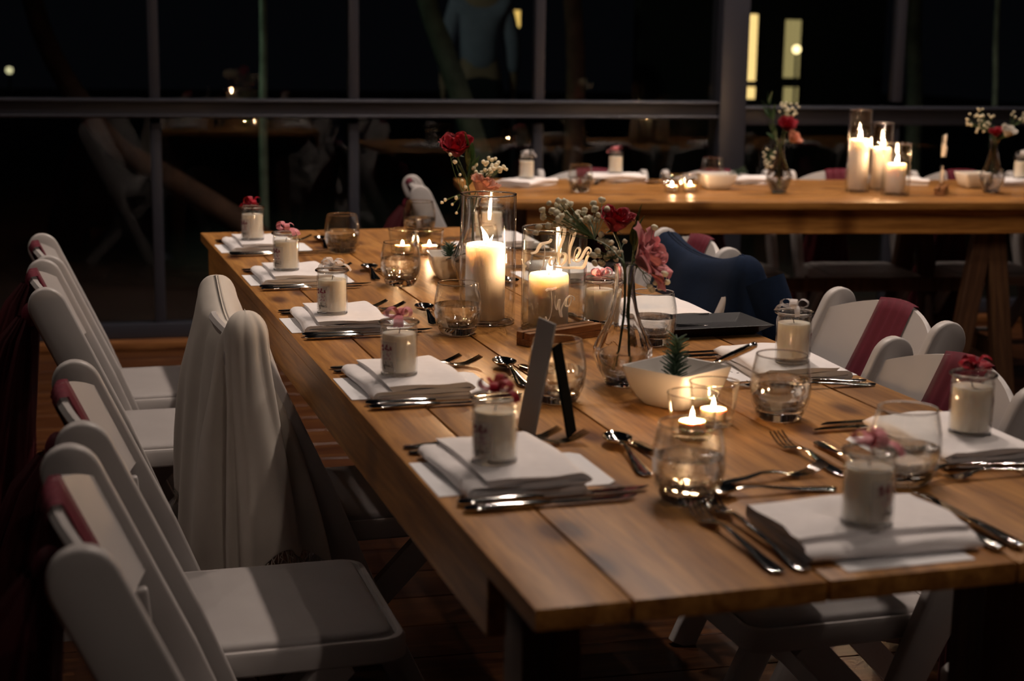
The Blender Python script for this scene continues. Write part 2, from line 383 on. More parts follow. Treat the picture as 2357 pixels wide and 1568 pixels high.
# ------------------------------------------------------------------ folding chair
CH_W = 0.445; CH_H = 0.785; SL = 0.46
def post_y(z): return SL*(CH_H - z)      # centre line of the side post, y forward
def make_chair_meshes():
    d = {}
    # side post: flat board with a rounded paddle top, running from the top down to the front foot
    ax = Vector((0, SL, -1)).normalized(); pr = Vector((0, 1, SL)).normalized()
    topc = Vector((0, 0.0, CH_H-0.045)); Ltot = (CH_H-0.045)/(-ax.z)*1.0
    def hw(s):    # half depth along the board
        return 0.039 if s < 0.28 else 0.039 - 0.010*min(1, (s-0.28)/0.2)
    pts = []
    N = 14
    for i in range(N+1):                      # rounded top
        a = pi*i/N
        pts.append((0.039*cos(a), -0.044*sin(a)))       # (across, along)
    left = []; right = []
    for s in [0.03, 0.1, 0.2, 0.28, 0.34, 0.42, 0.48, 0.6, Ltot*0.9, Ltot]:
        left.append((-hw(s), s)); right.append((hw(s), s))
    poly = pts + left + list(reversed(right))
    bm = bmesh.new(); th = 0.026
    rings = []
    def P(c, l, x): return topc + ax*l + pr*c + Vector((x, 0, 0))
    cen = [(0, 0)]
    ins = 0.005
    def shrink(pl, q):
        out = []
        for c, l in pl:
            cc = c*(1 - q/0.039); ll = l + (q*0.8 if l < 0 else 0)
            out.append((cc, ll))
        return out
    for x, q in ((-th/2, 0.005), (-th/2+0.002, 0.0016), (-th/2+0.005, 0), (th/2-0.005, 0), (th/2-0.002, 0.0016), (th/2, 0.005)):
        rings.append([P(c, l, x) for c, l in shrink(poly, q)])
    loft(bm, rings)
    bmesh.ops.recalc_face_normals(bm, faces=bm.faces)
    # cut at the floor
    bmesh.ops.bisect_plane(bm, geom=list(bm.verts)+list(bm.edges)+list(bm.faces), plane_co=(0, 0, 0.0), plane_no=(0, 0, 1), clear_inner=True)
    d['post'] = finish(bm, True, 50)
    # rear leg
    bm = bmesh.new(); p0 = Vector((0, 0.36, 0.385)); p1 = Vector((0, -0.01, 0.0)); dirv = (p1-p0).normalized(); w = Vector((0, dirv.z, -dirv.y))
    rings = []
    for p in (p0, p1):
        rings.append([p + w*a + Vector((b, 0, 0)) for a, b in ((-.024, -.011), (.024, -.011), (.024, .011), (-.024, .011))])
    loft(bm, rings); bmesh.ops.recalc_face_normals(bm, faces=bm.faces)
    bmesh.ops.bisect_plane(bm, geom=list(bm.verts)+list(bm.edges)+list(bm.faces), plane_co=(0, 0, 0.0), plane_no=(0, 0, 1), clear_inner=True)
    d['rear'] = finish(bm, True, 40)
    # seat frame: rounded tray, slightly raised rim
    def rrect(x0, x1, y0, y1, r, z, n=6):
        out = []
        for cx, cy, a0 in ((x1-r, y1-r, 0), (x0+r, y1-r, pi/2), (x0+r, y0+r, pi), (x1-r, y0+r, 3*pi/2)):
            for i in range(n+1):
                a = a0 + pi/2*i/n; out.append(Vector((cx+r*cos(a), cy+r*sin(a), z)))
        return out
    sx = CH_W/2 - 0.030; y0, y1 = 0.10, 0.462; z0 = 0.418
    bm = bmesh.new()
    loft(bm, [rrect(-sx+.004, sx-.004, y0+.004, y1-.004, .035, z0-.040), rrect(-sx, sx, y0, y1, .04, z0-.036), rrect(-sx, sx, y0, y1, .04, z0-.008), rrect(-sx+.004, sx-.004, y0+.004, y1-.004, .038, z0-.002), rrect(-sx+.012, sx-.012, y0+.012, y1-.012, .034, z0-.002), rrect(-sx+.016, sx-.016, y0+.016, y1-.016, .03, z0-.010)])
    bmesh.ops.recalc_face_normals(bm, faces=bm.faces); d['seat'] = finish(bm, True, 40)
    bm = bmesh.new()
    q = 0.019
    loft(bm, [rrect(-sx+q, sx-q, y0+q, y1-q, .028, z0-.0095), rrect(-sx+q, sx-q, y0+q, y1-q, .028, z0-.002), rrect(-sx+q+.004, sx-q-.004, y0+q+.004, y1-q-.004, .026, z0+.003), rrect(-sx+q+.012, sx-q-.012, y0+q+.012, y1-q-.012, .02, z0+.006), rrect(-sx+q+.05, sx-q-.05, y0+q+.05, y1-q-.05, .02, z0+.008)])
    bmesh.ops.recalc_face_normals(bm, faces=bm.faces); d['pad'] = finish(bm, True, 60)
    # back panel: bowed backwards, arched top edge
    bm = bmesh.new(); half = CH_W/2 - 0.024; n = 24; rings = []
    for i in range(n+1):
        t = -1 + 2*i/n; x = half*t
        bow = -0.030*(1 - t*t)
        lt = 0.010 - 0.058*(1 - t*t)           # distance down from the post top centre
        lb = lt*0.15 + 0.155
        base = topc + Vector((x, 0, 0)) + pr*(0.018 + bow)
        c = []
        for l, o in ((lt, -.008), (lt-.004, 0), (lt, .008), (lb, .008), (lb+.003, 0), (lb, -.008)):
            c.append(base + ax*l + pr*o)
        rings.append(c)
    loft(bm, rings); bmesh.ops.recalc_face_normals(bm, faces=bm.faces); d['panel'] = finish(bm, True, 50)
    # rungs and bracket
    bm = bmesh.new(); zr = 0.12; tube(bm, [(-CH_W/2+.02, post_y(zr)-.01, zr), (CH_W/2-.02, post_y(zr)-.01, zr)], 0.011, 10); d['rung'] = finish(bm, True, 50)
    bm = bmesh.new(); zr = 0.14; yr = -0.01 + 0.37*zr/0.385; tube(bm, [(-CH_W/2+.05, yr, zr), (CH_W/2-.05, yr, zr)], 0.010, 10); d['rung2'] = finish(bm, True, 50)
    bm = bmesh.new(); add_box(bm, topc + ax*0.193 + pr*0.0, (0.020, 0.022, 0.050), Matrix.Rotation(0.1, 3, 'X'), 0.006, 3); d['bracket'] = finish(bm)
    # sash wrapped over the middle of the panel, gathered into pleats, with long tails behind
    bm = bmesh.new()
    def sash(uu, vv):
        t = (-0.36 + 0.72*uu)*(1 - 0.12*sin(pi*min(vv, 1)))
        x = half*t; bow = -0.030*(1 - t*t); lt = 0.010 - 0.058*(1 - t*t); lb = lt*0.15 + 0.155
        base = topc + Vector((x, 0, 0)) + pr*(0.018 + bow)
        pl = 0.0018*sin(uu*26)
        # v: 0 front bottom -> .45 front top -> .55 back top -> 1 back bottom
        if vv < 0.45: k2 = vv/0.45; return base + ax*(lb*(1-k2) + lt*k2) + pr*(0.0115+pl)
        if vv < 0.55: k2 = (vv-.45)/.1; return base + ax*(lt-.006-.004*sin(pi*k2)) + pr*(0.0115*(1-2*k2)) + pr*pl*(1-2*k2)
        k2 = (vv-.55)/.45; return base + ax*(lt*(1-k2) + lb*k2) - pr*(0.0115+pl)
    grid(bm, sash, 26, 20); d['band'] = finish(bm, True, 0)
    bm = bmesh.new()
    def tail(uu, vv):          # gathered organza falling from the knot, a pleated hollow cone
        a = 2*pi*uu; z = 0.69 - 0.66*vv
        rx = 0.020 + 0.12*vv**0.6; ry = 0.018 + 0.085*vv**0.55
        pk = 1 + 0.13*sin(9*a + 2*vv) + 0.07*sin(17*a - 3*vv)
        return Vector((0.015 + rx*pk*cos(a), -0.045 - 0.13*vv**0.7 + ry*pk*sin(a), z))
    grid(bm, tail, 72, 14); d['tail'] = finish(bm, True, 0)
    bm = bmesh.new(); bmesh.ops.create_uvsphere(bm, u_segments=14, v_segments=10, radius=0.028)
    for v in bm.verts: v.co = Vector((v.co.x*1.1+0.015, v.co.y*0.7 - 0.035, v.co.z*1.1 + 0.69))
    d['knot'] = finish(bm)
    return d
CM = make_chair_meshes()
def place_chair(loc, rz, label, group, sash=True, sash_label=None):
    c = E('folding_chair', (loc.x, loc.y, 0), rz, label, 'chair', group)
    for s in (-1, 1):
        O('side_post', CM['post'], RESIN, c, (s*(CH_W/2-0.013), 0, 0))
        O('rear_leg', CM['rear'], RESIN, c, (s*(CH_W/2-0.045), 0, 0))
        O('bracket', CM['bracket'], RESIN, c, (s*(CH_W/2-0.036), 0, 0))
    st = O('seat', CM['seat'], RESIN, c); O('seat_pad', CM['pad'], PAD, st)
    O('back_panel', CM['panel'], RESIN, c); O('rung', CM['rung'], RESIN, c); O('rung', CM['rung2'], RESIN, c)
    if sash:
        s = E('chair_sash', (loc.x, loc.y, 0), rz, sash_label, 'sash', 'claret sashes tied on the chair backs')
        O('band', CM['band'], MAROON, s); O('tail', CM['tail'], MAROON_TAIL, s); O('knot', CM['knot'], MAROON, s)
    return c
LEFTU = [0.438, 0.976, 1.55, 2.15, 2.63]
LEFTW = [-0.418, -0.395, -0.100, -0.425, -0.415]
LNAME = ['nearest the camera', 'second from the camera', 'third from the camera, draped with a cream shawl', 'fourth from the camera', 'farthest from the camera']
LROT = [0, -0.01, 0.0, 0.0, 0.02]
GL = 'white folding chairs'
for i in range(5):
    place_chair(T1(LEFTW[i], LEFTU[i]), TH - pi/2 + LROT[i], 'white folding chair on the left side, ' + LNAME[i], GL, i != 2,
                'claret organza sash on left side chair ' + LNAME[i])
RIGHT = [(1.24, 0.30, 'with its seat showing under the near table corner', False), (1.03, 0.855, 'behind the red bow candle jar', True), (1.215, 1.39, 'behind the white bow candle jar', True), (1.06, 1.97, 'under the navy jacket', False), (1.25, 2.45, 'just beyond the navy jacket', True)]
for a, b, n, sh in RIGHT:
    place_chair(T1(a, b), TH + pi/2, 'white folding chair on the right side ' + n, GL, sh, 'claret organza sash on right side chair ' + n)
FARN = ['leftmost of the row', 'second of the row from the left', 'behind the pillar candles', 'rightmost of the row']
for i, a in enumerate((0.567, 1.075, 1.60, 2.12)):
    place_chair(T2(a, 0.975), A2 + pi, 'white folding chair behind the far table, ' + FARN[i], GL, True, 'claret organza sash on far table chair, ' + FARN[i])
place_chair(T2(-0.17, 0.50), A2 - pi/2, 'white folding chair at the left end of the far table', GL, True, 'claret organza sash on the chair at the far table end')

# ------------------------------------------------------------------ cloths draped on two chairs
def drape(bm, half_x, ridge_z, sag, front_y, back_y, low, nphi, nt, folds, amp, seed, side=0.05, flare=0.04):
    """cloth hung over a chair back: ridge across the posts, sheets falling before and behind, wrapping the sides"""
    rnd = random.Random(seed); ph = [rnd.uniform(0, 6.28) for _ in range(6)]
    def f(u, v):
        a = 2*pi*u
        cx, sy = cos(a), sin(a)
        x0 = half_x*max(-1, min(1, 1.25*cx)); rz_ = ridge_z - sag*(1-(x0/half_x)**2)
        ex = (half_x + side + flare*v)*(abs(cx)**0.55)*(1 if cx > 0 else -1)
        ey = (front_y*(.55+.45*v) if sy > 0 else -back_y)*(abs(sy)**0.7)
        lz = low(u); vb = 0.16; rr_ = 0.046
        dv = Vector((ex-x0, ey, 0)); ln = max(dv.length, 1e-5); r1_ = min(rr_, ln*.8)
        if v < vb:
            th = pi/2*v/vb; outd = r1_*sin(th); z = rz_ - rr_*(1-cos(th))
        else:
            w2 = (v-vb)/(1-vb); outd = r1_ + (ln-r1_)*(w2*(2-w2)); z = rz_ - rr_ + (lz-rz_+rr_)*w2
        fold = amp*min(1, max(0, v-.03)*2.6)*(sin(folds*a+ph[0]) + 0.55*sin(folds*1.7*a+ph[1]+2*v) + 0.35*sin(folds*2.9*a+ph[2]-3*v))
        p = Vector((x0, 0, 0)) + dv*(outd/ln)
        nrm = Vector((cx, sy, 0)); nrm.normalize()
        z += 0.012*sin(a*3+ph[3])*v*v
        return Vector((p.x, p.y, z)) + nrm*fold
    vs = [[bm.verts.new(f(i/nphi, j/nt)) for j in range(nt+1)] for i in range(nphi)]
    for i in range(nphi):
        for j in range(nt): bm.faces.new((vs[i][j], vs[(i+1) % nphi][j], vs[(i+1) % nphi][j+1], vs[i][j+1]))
    # close the ridge
    top = [vs[i][0] for i in range(nphi)]
    h = nphi//4
    for i in range(0, nphi//2):
        a, b = top[i], top[i+1]; c, d = top[(nphi-i-1) % nphi], top[(nphi-i) % nphi]
        q = [a, b, c, d]; q2 = []
        for vv in q:
            if vv not in q2: q2.append(vv)
        if len(q2) >= 3:
            try: bm.faces.new(q2)
            except ValueError: pass
    return vs
sh = E('shawl', (T1(-0.100, 1.55).x, T1(-0.100, 1.55).y, 0), TH - pi/2, 'cream muslin shawl hung over the pushed-in chair on the left', 'shawl')
bm = bmesh.new()
def shlow(u):   # hem height around the cloth
    a = 2*pi*u
    return 0.34 + 0.05*sin(a*2+0.5) - 0.06*max(0, -sin(a)) + 0.05*sin(5*a) + 0.03*sin(9*a+1)
drape(bm, 0.205, 0.826, 0.060, 0.150, 0.085, shlow, 168, 30, 6.0, 0.017, 3, side=0.056, flare=0.055)
sh_me = finish(bm, True, 0)
so = O('cloth', sh_me, SHAWL, sh); md = so.modifiers.new('thickness', 'SOLIDIFY'); md.thickness = 0.003; md2 = so.modifiers.new('smooth', 'SUBSURF'); md2.levels = 1; md2.render_levels = 1
bm = bmesh.new()
rf = random.Random(5)
hem = [v.co.copy() for v in sh_me.vertices]
for i in range(168):
    p = hem[i*31+30]
    for q in range(2):
        d = Vector((rf.uniform(-.004, .004), rf.uniform(-.004, .004), 0)); ln = rf.uniform(.012, .03)
        tube(bm, [p+d, p+d+Vector((rf.uniform(-.005, .005), rf.uniform(-.005, .005), -ln*0.5)), p+d+Vector((rf.uniform(-.008, .008), rf.uniform(-.008, .008), -ln))], 0.0009, 4)
fr = O('fringe', finish(bm, True, 0), SHAWL, sh); fr['kind'] = 'stuff'

jk = E('jacket', (T1(1.06, 1.97).x, T1(1.06, 1.97).y, 0), TH + pi/2, 'navy wool jacket hung over a chair back on the right', 'jacket')
bm = bmesh.new()
def jlow(u):
    a = 2*pi*u
    return 0.47 + 0.05*sin(a*2+1) + 0.10*max(0, sin(a)) 
drape(bm, 0.205, 0.834, 0.03, 0.085, 0.16, jlow, 96, 26, 3.0, 0.011, 9, side=0.06, flare=0.05)
jo = O('cloth', finish(bm, True, 0), NAVY, jk); md = jo.modifiers.new('thickness', 'SOLIDIFY'); md.thickness = 0.005; md2 = jo.modifiers.new('smooth', 'SUBSURF'); md2.levels = 1; md2.render_levels = 1
for s in (-1, 1):
    bm = bmesh.new()
    tube(bm, smooth_path([(s*0.25, -0.03, 0.78), (s*0.29, -0.06, 0.66), (s*0.285, -0.08, 0.5), (s*0.27, -0.08, 0.36)], 5), lambda t: 0.055-0.012*t, 14, 0.7)
    O('sleeve', finish(bm), NAVY, jk)

# ------------------------------------------------------------------ tableware meshes
def spiral_napkin():
    """linen folded over and over: one long sheet seen edge-on, swept along the other side"""
    pts = []; hx = 0.074
    z = 0.0042; th = 0.0037; gap = 0.0086
    path = []
    ends = [hx, -hx, hx*0.93, -hx*0.76]
    for i in range(3):
        x0, x1 = ends[i], ends[i+1]
        zz = z + i*gap
        for k2 in range(9):
            t = k2/8; path.append((x0 + (x1-x0)*t, zz + 0.0008*sin(t*9+i)))
        if i < 2:
            sg = 1 if x1 > x0 else -1
            for k2 in range(1, 6):
                a = -pi/2 + pi*k2/6
                path.append((x1 + sg*gap*0.62*cos(a), zz + gap/2 + gap/2*sin(a)))
    n = len(path); bm = bmesh.new(); ny = 10; hy = 0.105
    up = []; dn = []
    for i, (x, zz) in enumerate(path):
        a = path[max(i-1, 0)]; b = path[min(i+1, n-1)]; dx, dz = b[0]-a[0], b[1]-a[1]; l = math.hypot(dx, dz) or 1
        nx, nz = -dz/l, dx/l
        up.append((x+nx*th, zz+nz*th)); dn.append((x-nx*th, zz-nz*th))
    prof = up + list(reversed(dn)); rings = []
    for j in range(ny+1):
        y = -hy + 2*hy*j/ny; e = abs(2*j/ny-1)
        rings.append([Vector((x + 0.002*sin(y*30+zz*300), y + 0.0035*sin(x*55+zz*420)*e, max(0.0004, zz*(1-0.10*e*e) + 0.0009*sin(y*40+x*30)))) for x, zz in prof])
    loft(bm, rings); bmesh.ops.recalc_face_normals(bm, faces=bm.faces)
    return finish(bm, True, 60)
NAP = spiral_napkin(); NAP_H = 0.0258
def card_mesh():
    bm = bmesh.new(); hx, hy, c = 0.117, 0.078, 0.012
    plate_poly(bm, [(-hx, -hy), (hx-c, -hy), (hx, -hy+c), (hx, hy-c), (hx-c, hy), (-hx, hy)], 0.0009); return finish(bm, False)
CARDM = card_mesh()
def strokes(bm, lines, r, fn=lambda x, y: Vector((x, y, 0)), n=5, flat=0.5):
    for ln in lines:
        pts = smooth_path([(a, b, 0) for a, b in ln], 4)
        tube(bm, [fn(p.x, p.y) for p in pts], r, n, flat)
bm = bmesh.new()
strokes(bm, [[(.075, .022), (.078, .018), (.073, .017)], [(.082, .012), (.083, .004), (.081, -.004), (.083, -.012), (.081, -.020), (.083, -.028)], [(.088, .002), (.089, -.006), (.087, -.014)]], 0.0006, lambda x, y: Vector((x, y, 0.0010)), 5, 0.3)
CARDTXT = finish(bm)
# jar
JR, JH = 0.0292, 0.080
bm = lathe([(0, 0.0), (JR*0.93, 0.0), (JR, 0.003), (JR, JH-0.008), (JR*0.95, JH-0.004), (JR*0.98, JH), (JR*0.92, JH), (JR*0.90, JH-0.005), (JR-0.0022, JH-0.010), (JR-0.0022, 0.0065), (0, 0.0060)], 40); JAR = finish(bm, True, 50)
bm = lathe([(0, 0.0066), (JR-0.0027, 0.0066), (JR-0.0026, 0.065), (JR-0.0030, 0.0660), (0.006, 0.0650), (0, 0.0650)], 40); JWAX = finish(bm, True, 50)
bm = lathe([(0, JH-0.002), (JR*0.86, JH-0.002), (JR*0.88, JH+0.0006), (JR*1.06, JH+0.0010), (JR*1.09, JH+0.0035), (JR*1.04, JH+0.006), (JR*0.70, JH+0.0085), (0.008, JH+0.0098), (0, JH+0.0100)], 40); LID = finish(bm, True, 40)
bm = bmesh.new(); tube(bm, [(0, 0, .065), (.001, 0, .069), (.0025, 0, .073)], .0007, 6); JWICK = finish(bm)
def on_cyl(x, y, R=JR+0.0004, a0=pi):   # x mm round the wall (to the right as seen), y up
    a = a0 + x/R; return Vector((R*cos(a), R*sin(a), y))
EMILY = [[(-9.5, 22.5), (-11, 24), (-13, 22.5), (-12.5, 20.5), (-11, 20), (-13, 19), (-13.5, 16.5), (-11.5, 15.8), (-9.5, 17)],
         [(-9.5, 17), (-8.5, 19.5), (-8, 17), (-7.5, 16), (-6.5, 19), (-6, 16.5), (-5.2, 19), (-4.6, 16.4), (-3.8, 18)],
         [(-3.8, 18), (-3, 19.3), (-2.8, 16.6), (-1.8, 17.4)], [(-2.6, 21.2), (-2.4, 21.6)],
         [(-1.8, 17.4), (0.2, 22.5), (0.6, 24.2), (-.4, 23.5), (-.6, 19), (-.2, 16.6), (1, 17.6)],
         [(1.2, 19.5), (1.6, 17.2), (2.6, 17), (3.6, 19.8), (3.2, 15), (1.6, 11.8), (.4, 12.8), (2.6, 15.8), (5, 18)]]
ROX = [[(-8, 16), (-7.4, 22), (-8.6, 23), (-5.5, 23.6), (-4.4, 21.6), (-6.8, 19.6), (-4.2, 16)], [(-2, 19.6), (-3.6, 18.4), (-2.8, 16.2), (-1.2, 17), (-1.4, 19.4), (0, 18.6)], [(0.4, 19.6), (1.6, 18), (3, 16.2)], [(3.2, 19.6), (1.6, 18), (.2, 16.2)]]
def label_text(lines):
    bm = bmesh.new(); strokes(bm, [[(a*0.001, b*0.001) for a, b in l] for l in lines], 0.00036, lambda x, y: on_cyl(-x, y), 5, 0.5); return finish(bm)
TXT_EMILY = label_text(EMILY); TXT_ROX = label_text(ROX)
def blot_mesh(seed, n, r0, r1, zc):
    bm = bmesh.new(); rr = random.Random(seed)
    for i in range(n):
        cx = rr.uniform(-.011, .009); cy = zc + rr.uniform(-.008, .007); r = rr.uniform(r0, r1); m = 7
        c = bm.verts.new(on_cyl(-cx, cy, JR+0.0007)); ring = [bm.verts.new(on_cyl(-cx + r*cos(2*pi*k2/m)*rr.uniform(.6, 1.2), cy + r*sin(2*pi*k2/m)*rr.uniform(.6, 1.2), JR+0.0003)) for k2 in range(m)]
        for k2 in range(m): bm.faces.new((c, ring[k2], ring[(k2+1) % m]))
    bmesh.ops.recalc_face_normals(bm, faces=bm.faces); return finish(bm)
BLOT1 = blot_mesh(3, 9, .0012, .0030, .043); BLOT2 = blot_mesh(8, 12, .001, .0022, .036)
bm = bmesh.new(); grid(bm, lambda u, v: on_cyl(-.019+.038*u, .010+.046*v, JR+0.00015), 14, 4); LABELM = finish(bm, True, 0)
LABELMAT = sheer('print_film', (0.72, 0.66, 0.66), 0.25, 0.5)
def bow_mesh(seed):
    rr = random.Random(seed); bm = bmesh.new(); zb = JH+0.0105
    def strip(path, w, tw=0.0):
        path = smooth_path(path, 5); n = len(path); prev = None; rows = []
        for i, p in enumerate(path):
            d = (path[min(i+1, n-1)]-path[max(i-1, 0)]).normalized(); s = d.cross(Vector((0, 0, 1)))
            if s.length < 0.2: s = prev or Vector((0, 1, 0))
            s.normalize()
            if prev is not None and s.dot(prev) < 0: s = -s
            prev = s; s2 = (s*cos(tw*i/n) + d.cross(s)*sin(tw*i/n))
            rows.append((bm.verts.new(p - s2*w/2), bm.verts.new(p + Vector((0, 0, .0012*sin(i*1.7)))), bm.verts.new(p + s2*w/2)))
        for a, b in zip(rows, rows[1:]):
            bm.faces.new((a[0], b[0], b[1], a[1])); bm.faces.new((a[1], b[1], b[2], a[2]))
    for k2 in range(4):
        a = k2*pi/2 + rr.uniform(-.4, .4) + 0.5; r = rr.uniform(.017, .024); h = rr.uniform(.012, .020); c, s = cos(a), sin(a)
        strip([(0, 0, zb+.003), (c*r*.5, s*r*.5, zb+h), (c*r, s*r, zb+h*.75), (c*r*.95, s*r*.95, zb+.004), (c*r*.4, s*r*.4, zb+.0015), (0, 0, zb+.004)], 0.012, 0.3)
    for k2 in range(2):
        a = rr.uniform(0, 6.28); c, s = cos(a), sin(a)
        strip([(0, 0, zb+.003), (c*.015, s*.015, zb+.005), (c*.029, s*.029, zb+.001), (c*.036, s*.036, zb-.009)], 0.009, 0.6)
    bmesh.ops.create_uvsphere(bm, u_segments=10, v_segments=8, radius=0.0045, matrix=Matrix.Translation((0, 0, zb+.004)))
    return finish(bm, True, 0)
BOWS = [bow_mesh(s) for s in (1, 2, 3, 4, 5)]
def make_jar(loc, rz, colour, txt, label, bi):
    j = E('candle_jar', loc, rz, label, 'candle jar', 'lidded candle jars, one to a guest')
    O('glass_body', JAR, GLASS, j); w = O('wax', JWAX, JARWAX, j); O('wick', JWICK, WICK, w)
    lb = O('printed_label', LABELM, LABELMAT, j); O('flower_print', BLOT1, CLARET_INK, lb); O('leaf_print', BLOT2, MAUVE_INK, lb)
    if txt: O('name_lettering', txt, INK, lb)
    O('lid', LID, GLASS, j); O('lid_rim', LID_RIM, SOLIDGLASS, j); O('base_ring', JAR_RING, SOLIDGLASS, j); b = O('ribbon_bow', BOWS[bi % 5], BOW[colour], j); b.rotation_euler = (0, 0, bi*1.3)
    return j
LID_RIM = None; JAR_RING = None
# cutlery, lengthwise along +x, resting on z=0
def loft_secs(bm, secs, n=12):
    rings = []
    for x, hw_, hh, z in secs:
        rings.append([Vector((x, hw_*cos(2*pi*k2/n), z + hh*sin(2*pi*k2/n))) for k2 in range(n)])
    loft(bm, rings)
def knife_mesh(L):
    bm = bmesh.new(); h = 0.105
    loft_secs(bm, [(0, .004, .002, .0050), (.004, .008, .004, .0050), (.02, .0088, .0046, .0050), (.06, .0078, .0044, .0050), (h-.012, .0068, .0042, .0050), (h-.004, .0056, .0032, .0048), (h+.004, .0040, .0022, .0046)])
    rings = []
    for t in [0, .04, .12, .3, .5, .7, .85, .94, 1.0]:
        x = h + .001 + (L-h)*t; top = .0042 + .0038*min(1, t*8); bot = -.0042 - .0042*min(1, t*6)*(1-.2*t)
        if t > .85: q = (t-.85)/.15; bot = bot + (top*0.75-bot)*q**1.6
        th = .0009*(1-.5*t)
        rings.append([Vector((x, top, .0046+th)), Vector((x, (top+bot)/2, .0046+th*.9)), Vector((x, bot, .0046)), Vector((x, bot, .0046-th*.3)), Vector((x, (top+bot)/2, .0046-th)), Vector((x, top, .0046-th))])
    loft(bm, rings); bmesh.ops.recalc_face_normals(bm, faces=bm.faces); return finish(bm, True, 50)
def handle_secs(L, bowl):
    s = []
    for x, w, h, z in ((0, .003, .0008, .003), (.004, .0085, .0013, .003), (.015, .0108, .0016, .0030), (.04, .0088, .0018, .0040), (.07, .0058, .0020, .0065), (L-bowl-.028, .0034, .0022, .0110), (L-bowl-.008, .0034, .0022, .0105), (L-bowl+.004, .006, .0014, .0085)):
        s.append((x, w, h, z))
    return s
def fork_mesh(L):
    bm = bmesh.new(); bowl = .066; s = handle_secs(L, bowl)
    s += [(L-bowl+.010, .0095, .0010, .0065), (L-bowl+.018, .0115, .0009, .0045), (L-bowl+.026, .0118, .0009, .0036)]
    loft_secs(bm, s)
    for k2 in range(4):
        y = -.0096 + .0064*k2; rings = []
        for t in [0, .2, .45, .7, .9, 1.0]:
            x = L-bowl+.022 + (bowl-.022)*t; z = .0036 - .0012*sin(pi*min(1, t*1.4)) + .0125*t*t; w = .0021*(1-.45*t)
            rings.append([Vector((x, y-w, z-.0008)), Vector((x, y+w, z-.0008)), Vector((x, y+w*.9, z+.0009)), Vector((x, y-w*.9, z+.0009))])
        loft(bm, rings)
    bmesh.ops.recalc_face_normals(bm, faces=bm.faces); return finish(bm, True, 50)
def spoon_mesh(L):
    bm = bmesh.new(); bowl = .062; loft_secs(bm, handle_secs(L, bowl))
    # bowl: shell with thickness
    n = 20; m = 6; cx = L - bowl/2; rings_o = []; rings_i = []
    for side, lst in ((0, rings_o), (1, rings_i)):
        for j in range(m+1):
            q = j/m; ring = []
            for k2 in range(n):
                a = 2*pi*k2/n; w = .0205*(1 - .14*cos(a)); 
                x = cx + bowl/2*cos(a)*q; y = w*sin(a)*q
                z = .0015 + .0095*(q**2.4) + (.0013 if side else 0)
                ring.append(Vector((x, y, z)))
            lst.append(ring)
    co = bm.verts.new((cx, 0, .0015)); ci = bm.verts.new((cx, 0, .0028))
    vo = [[bm.verts.new(p) for p in r] for r in rings_o[1:]]; vi = [[bm.verts.new(p) for p in r] for r in rings_i[1:]]
    for V, c in ((vo, co), (vi, ci)):
        for k2 in range(n): bm.faces.new((c, V[0][k2], V[0][(k2+1) % n]))
        for a, b in zip(V, V[1:]):
            for k2 in range(n): bm.faces.new((a[k2], a[(k2+1) % n], b[(k2+1) % n], b[k2]))
    for k2 in range(n): bm.faces.new((vo[-1][k2], vo[-1][(k2+1) % n], vi[-1][(k2+1) % n], vi[-1][k2]))
    bmesh.ops.recalc_face_normals(bm, faces=bm.faces); return finish(bm, True, 60)
KN1, KN2 = knife_mesh(0.250), knife_mesh(0.222)
FK1, FK2, FK3 = fork_mesh(0.225), fork_mesh(0.255), fork_mesh(0.185)
SP = spoon_mesh(0.195)
for m_ in (KN1, KN2, FK1, FK2, FK3, SP): m_.materials.append(STEEL)
# tumbler
GH = 0.094

out_p = [(.0300, .0022), (.0345, .010), (.0400, .024), (.0428, .040), (.0432, .050), (.0420, .064), (.0395, .078), (.0368, .0915), (.0362, .0934)]
in_p = [(.0349, .0934), (.0352, .0910), (.0380, .078), (.0404, .064), (.0415, .050), (.0411, .040), (.0383, .026), (.0330, .0165), (.0240, .0135), (0, .0125)]
def torus_me(R, r, z, n=64, m=8):
    return finish(lathe([(R + r*cos(2*pi*k2/m), z + r*sin(2*pi*k2/m)) for k2 in range(m)], n, True), True, 0)
TUMB = finish(lathe(out_p + in_p[:-2], 56), True, 60)
TUMB_RIM = torus_me(.0355, .0011, .0936)
TUMB_BASE = finish(lathe([(0, 0), (.0265, 0), (.0298, .0020), (.0343, .0100), (.0336, .0140), (.0320, .0148), (.0240, .0122), (0, .0112)], 56), True, 40)
def water_mesh(h):
    pr_ = [(0, .0127)] + [(r-.0002, z) for r, z in reversed(in_p[:-1]) if z < h]
    # interpolate radius at the surface
    pts_ = sorted([(z, r) for r, z in in_p]); 
    for (z0, r0), (z1, r1) in zip(pts_, pts_[1:]):
        if z0 <= h <= z1: rr = r0 + (r1-r0)*(h-z0)/(z1-z0)
    pr_ += [(rr-.0002, h), (0, h)]
    return finish(lathe(pr_, 56), True, 50)
WATERS = [water_mesh(h) for h in (.055, .050, .059, .046)]
def make_tumbler(loc, label, wi):
    g = E('water_glass', loc, 0, label, 'glass', 'rounded water tumblers')
    O('glass_wall', TUMB, GLASS, g); O('rim', TUMB_RIM, SOLIDGLASS, g); g.scale = (1.05, 1.05, 1.04); O('base', TUMB_BASE, SOLIDGLASS, g)
    if wi is not None: O('water', WATERS[wi], WATER, g)
    return g

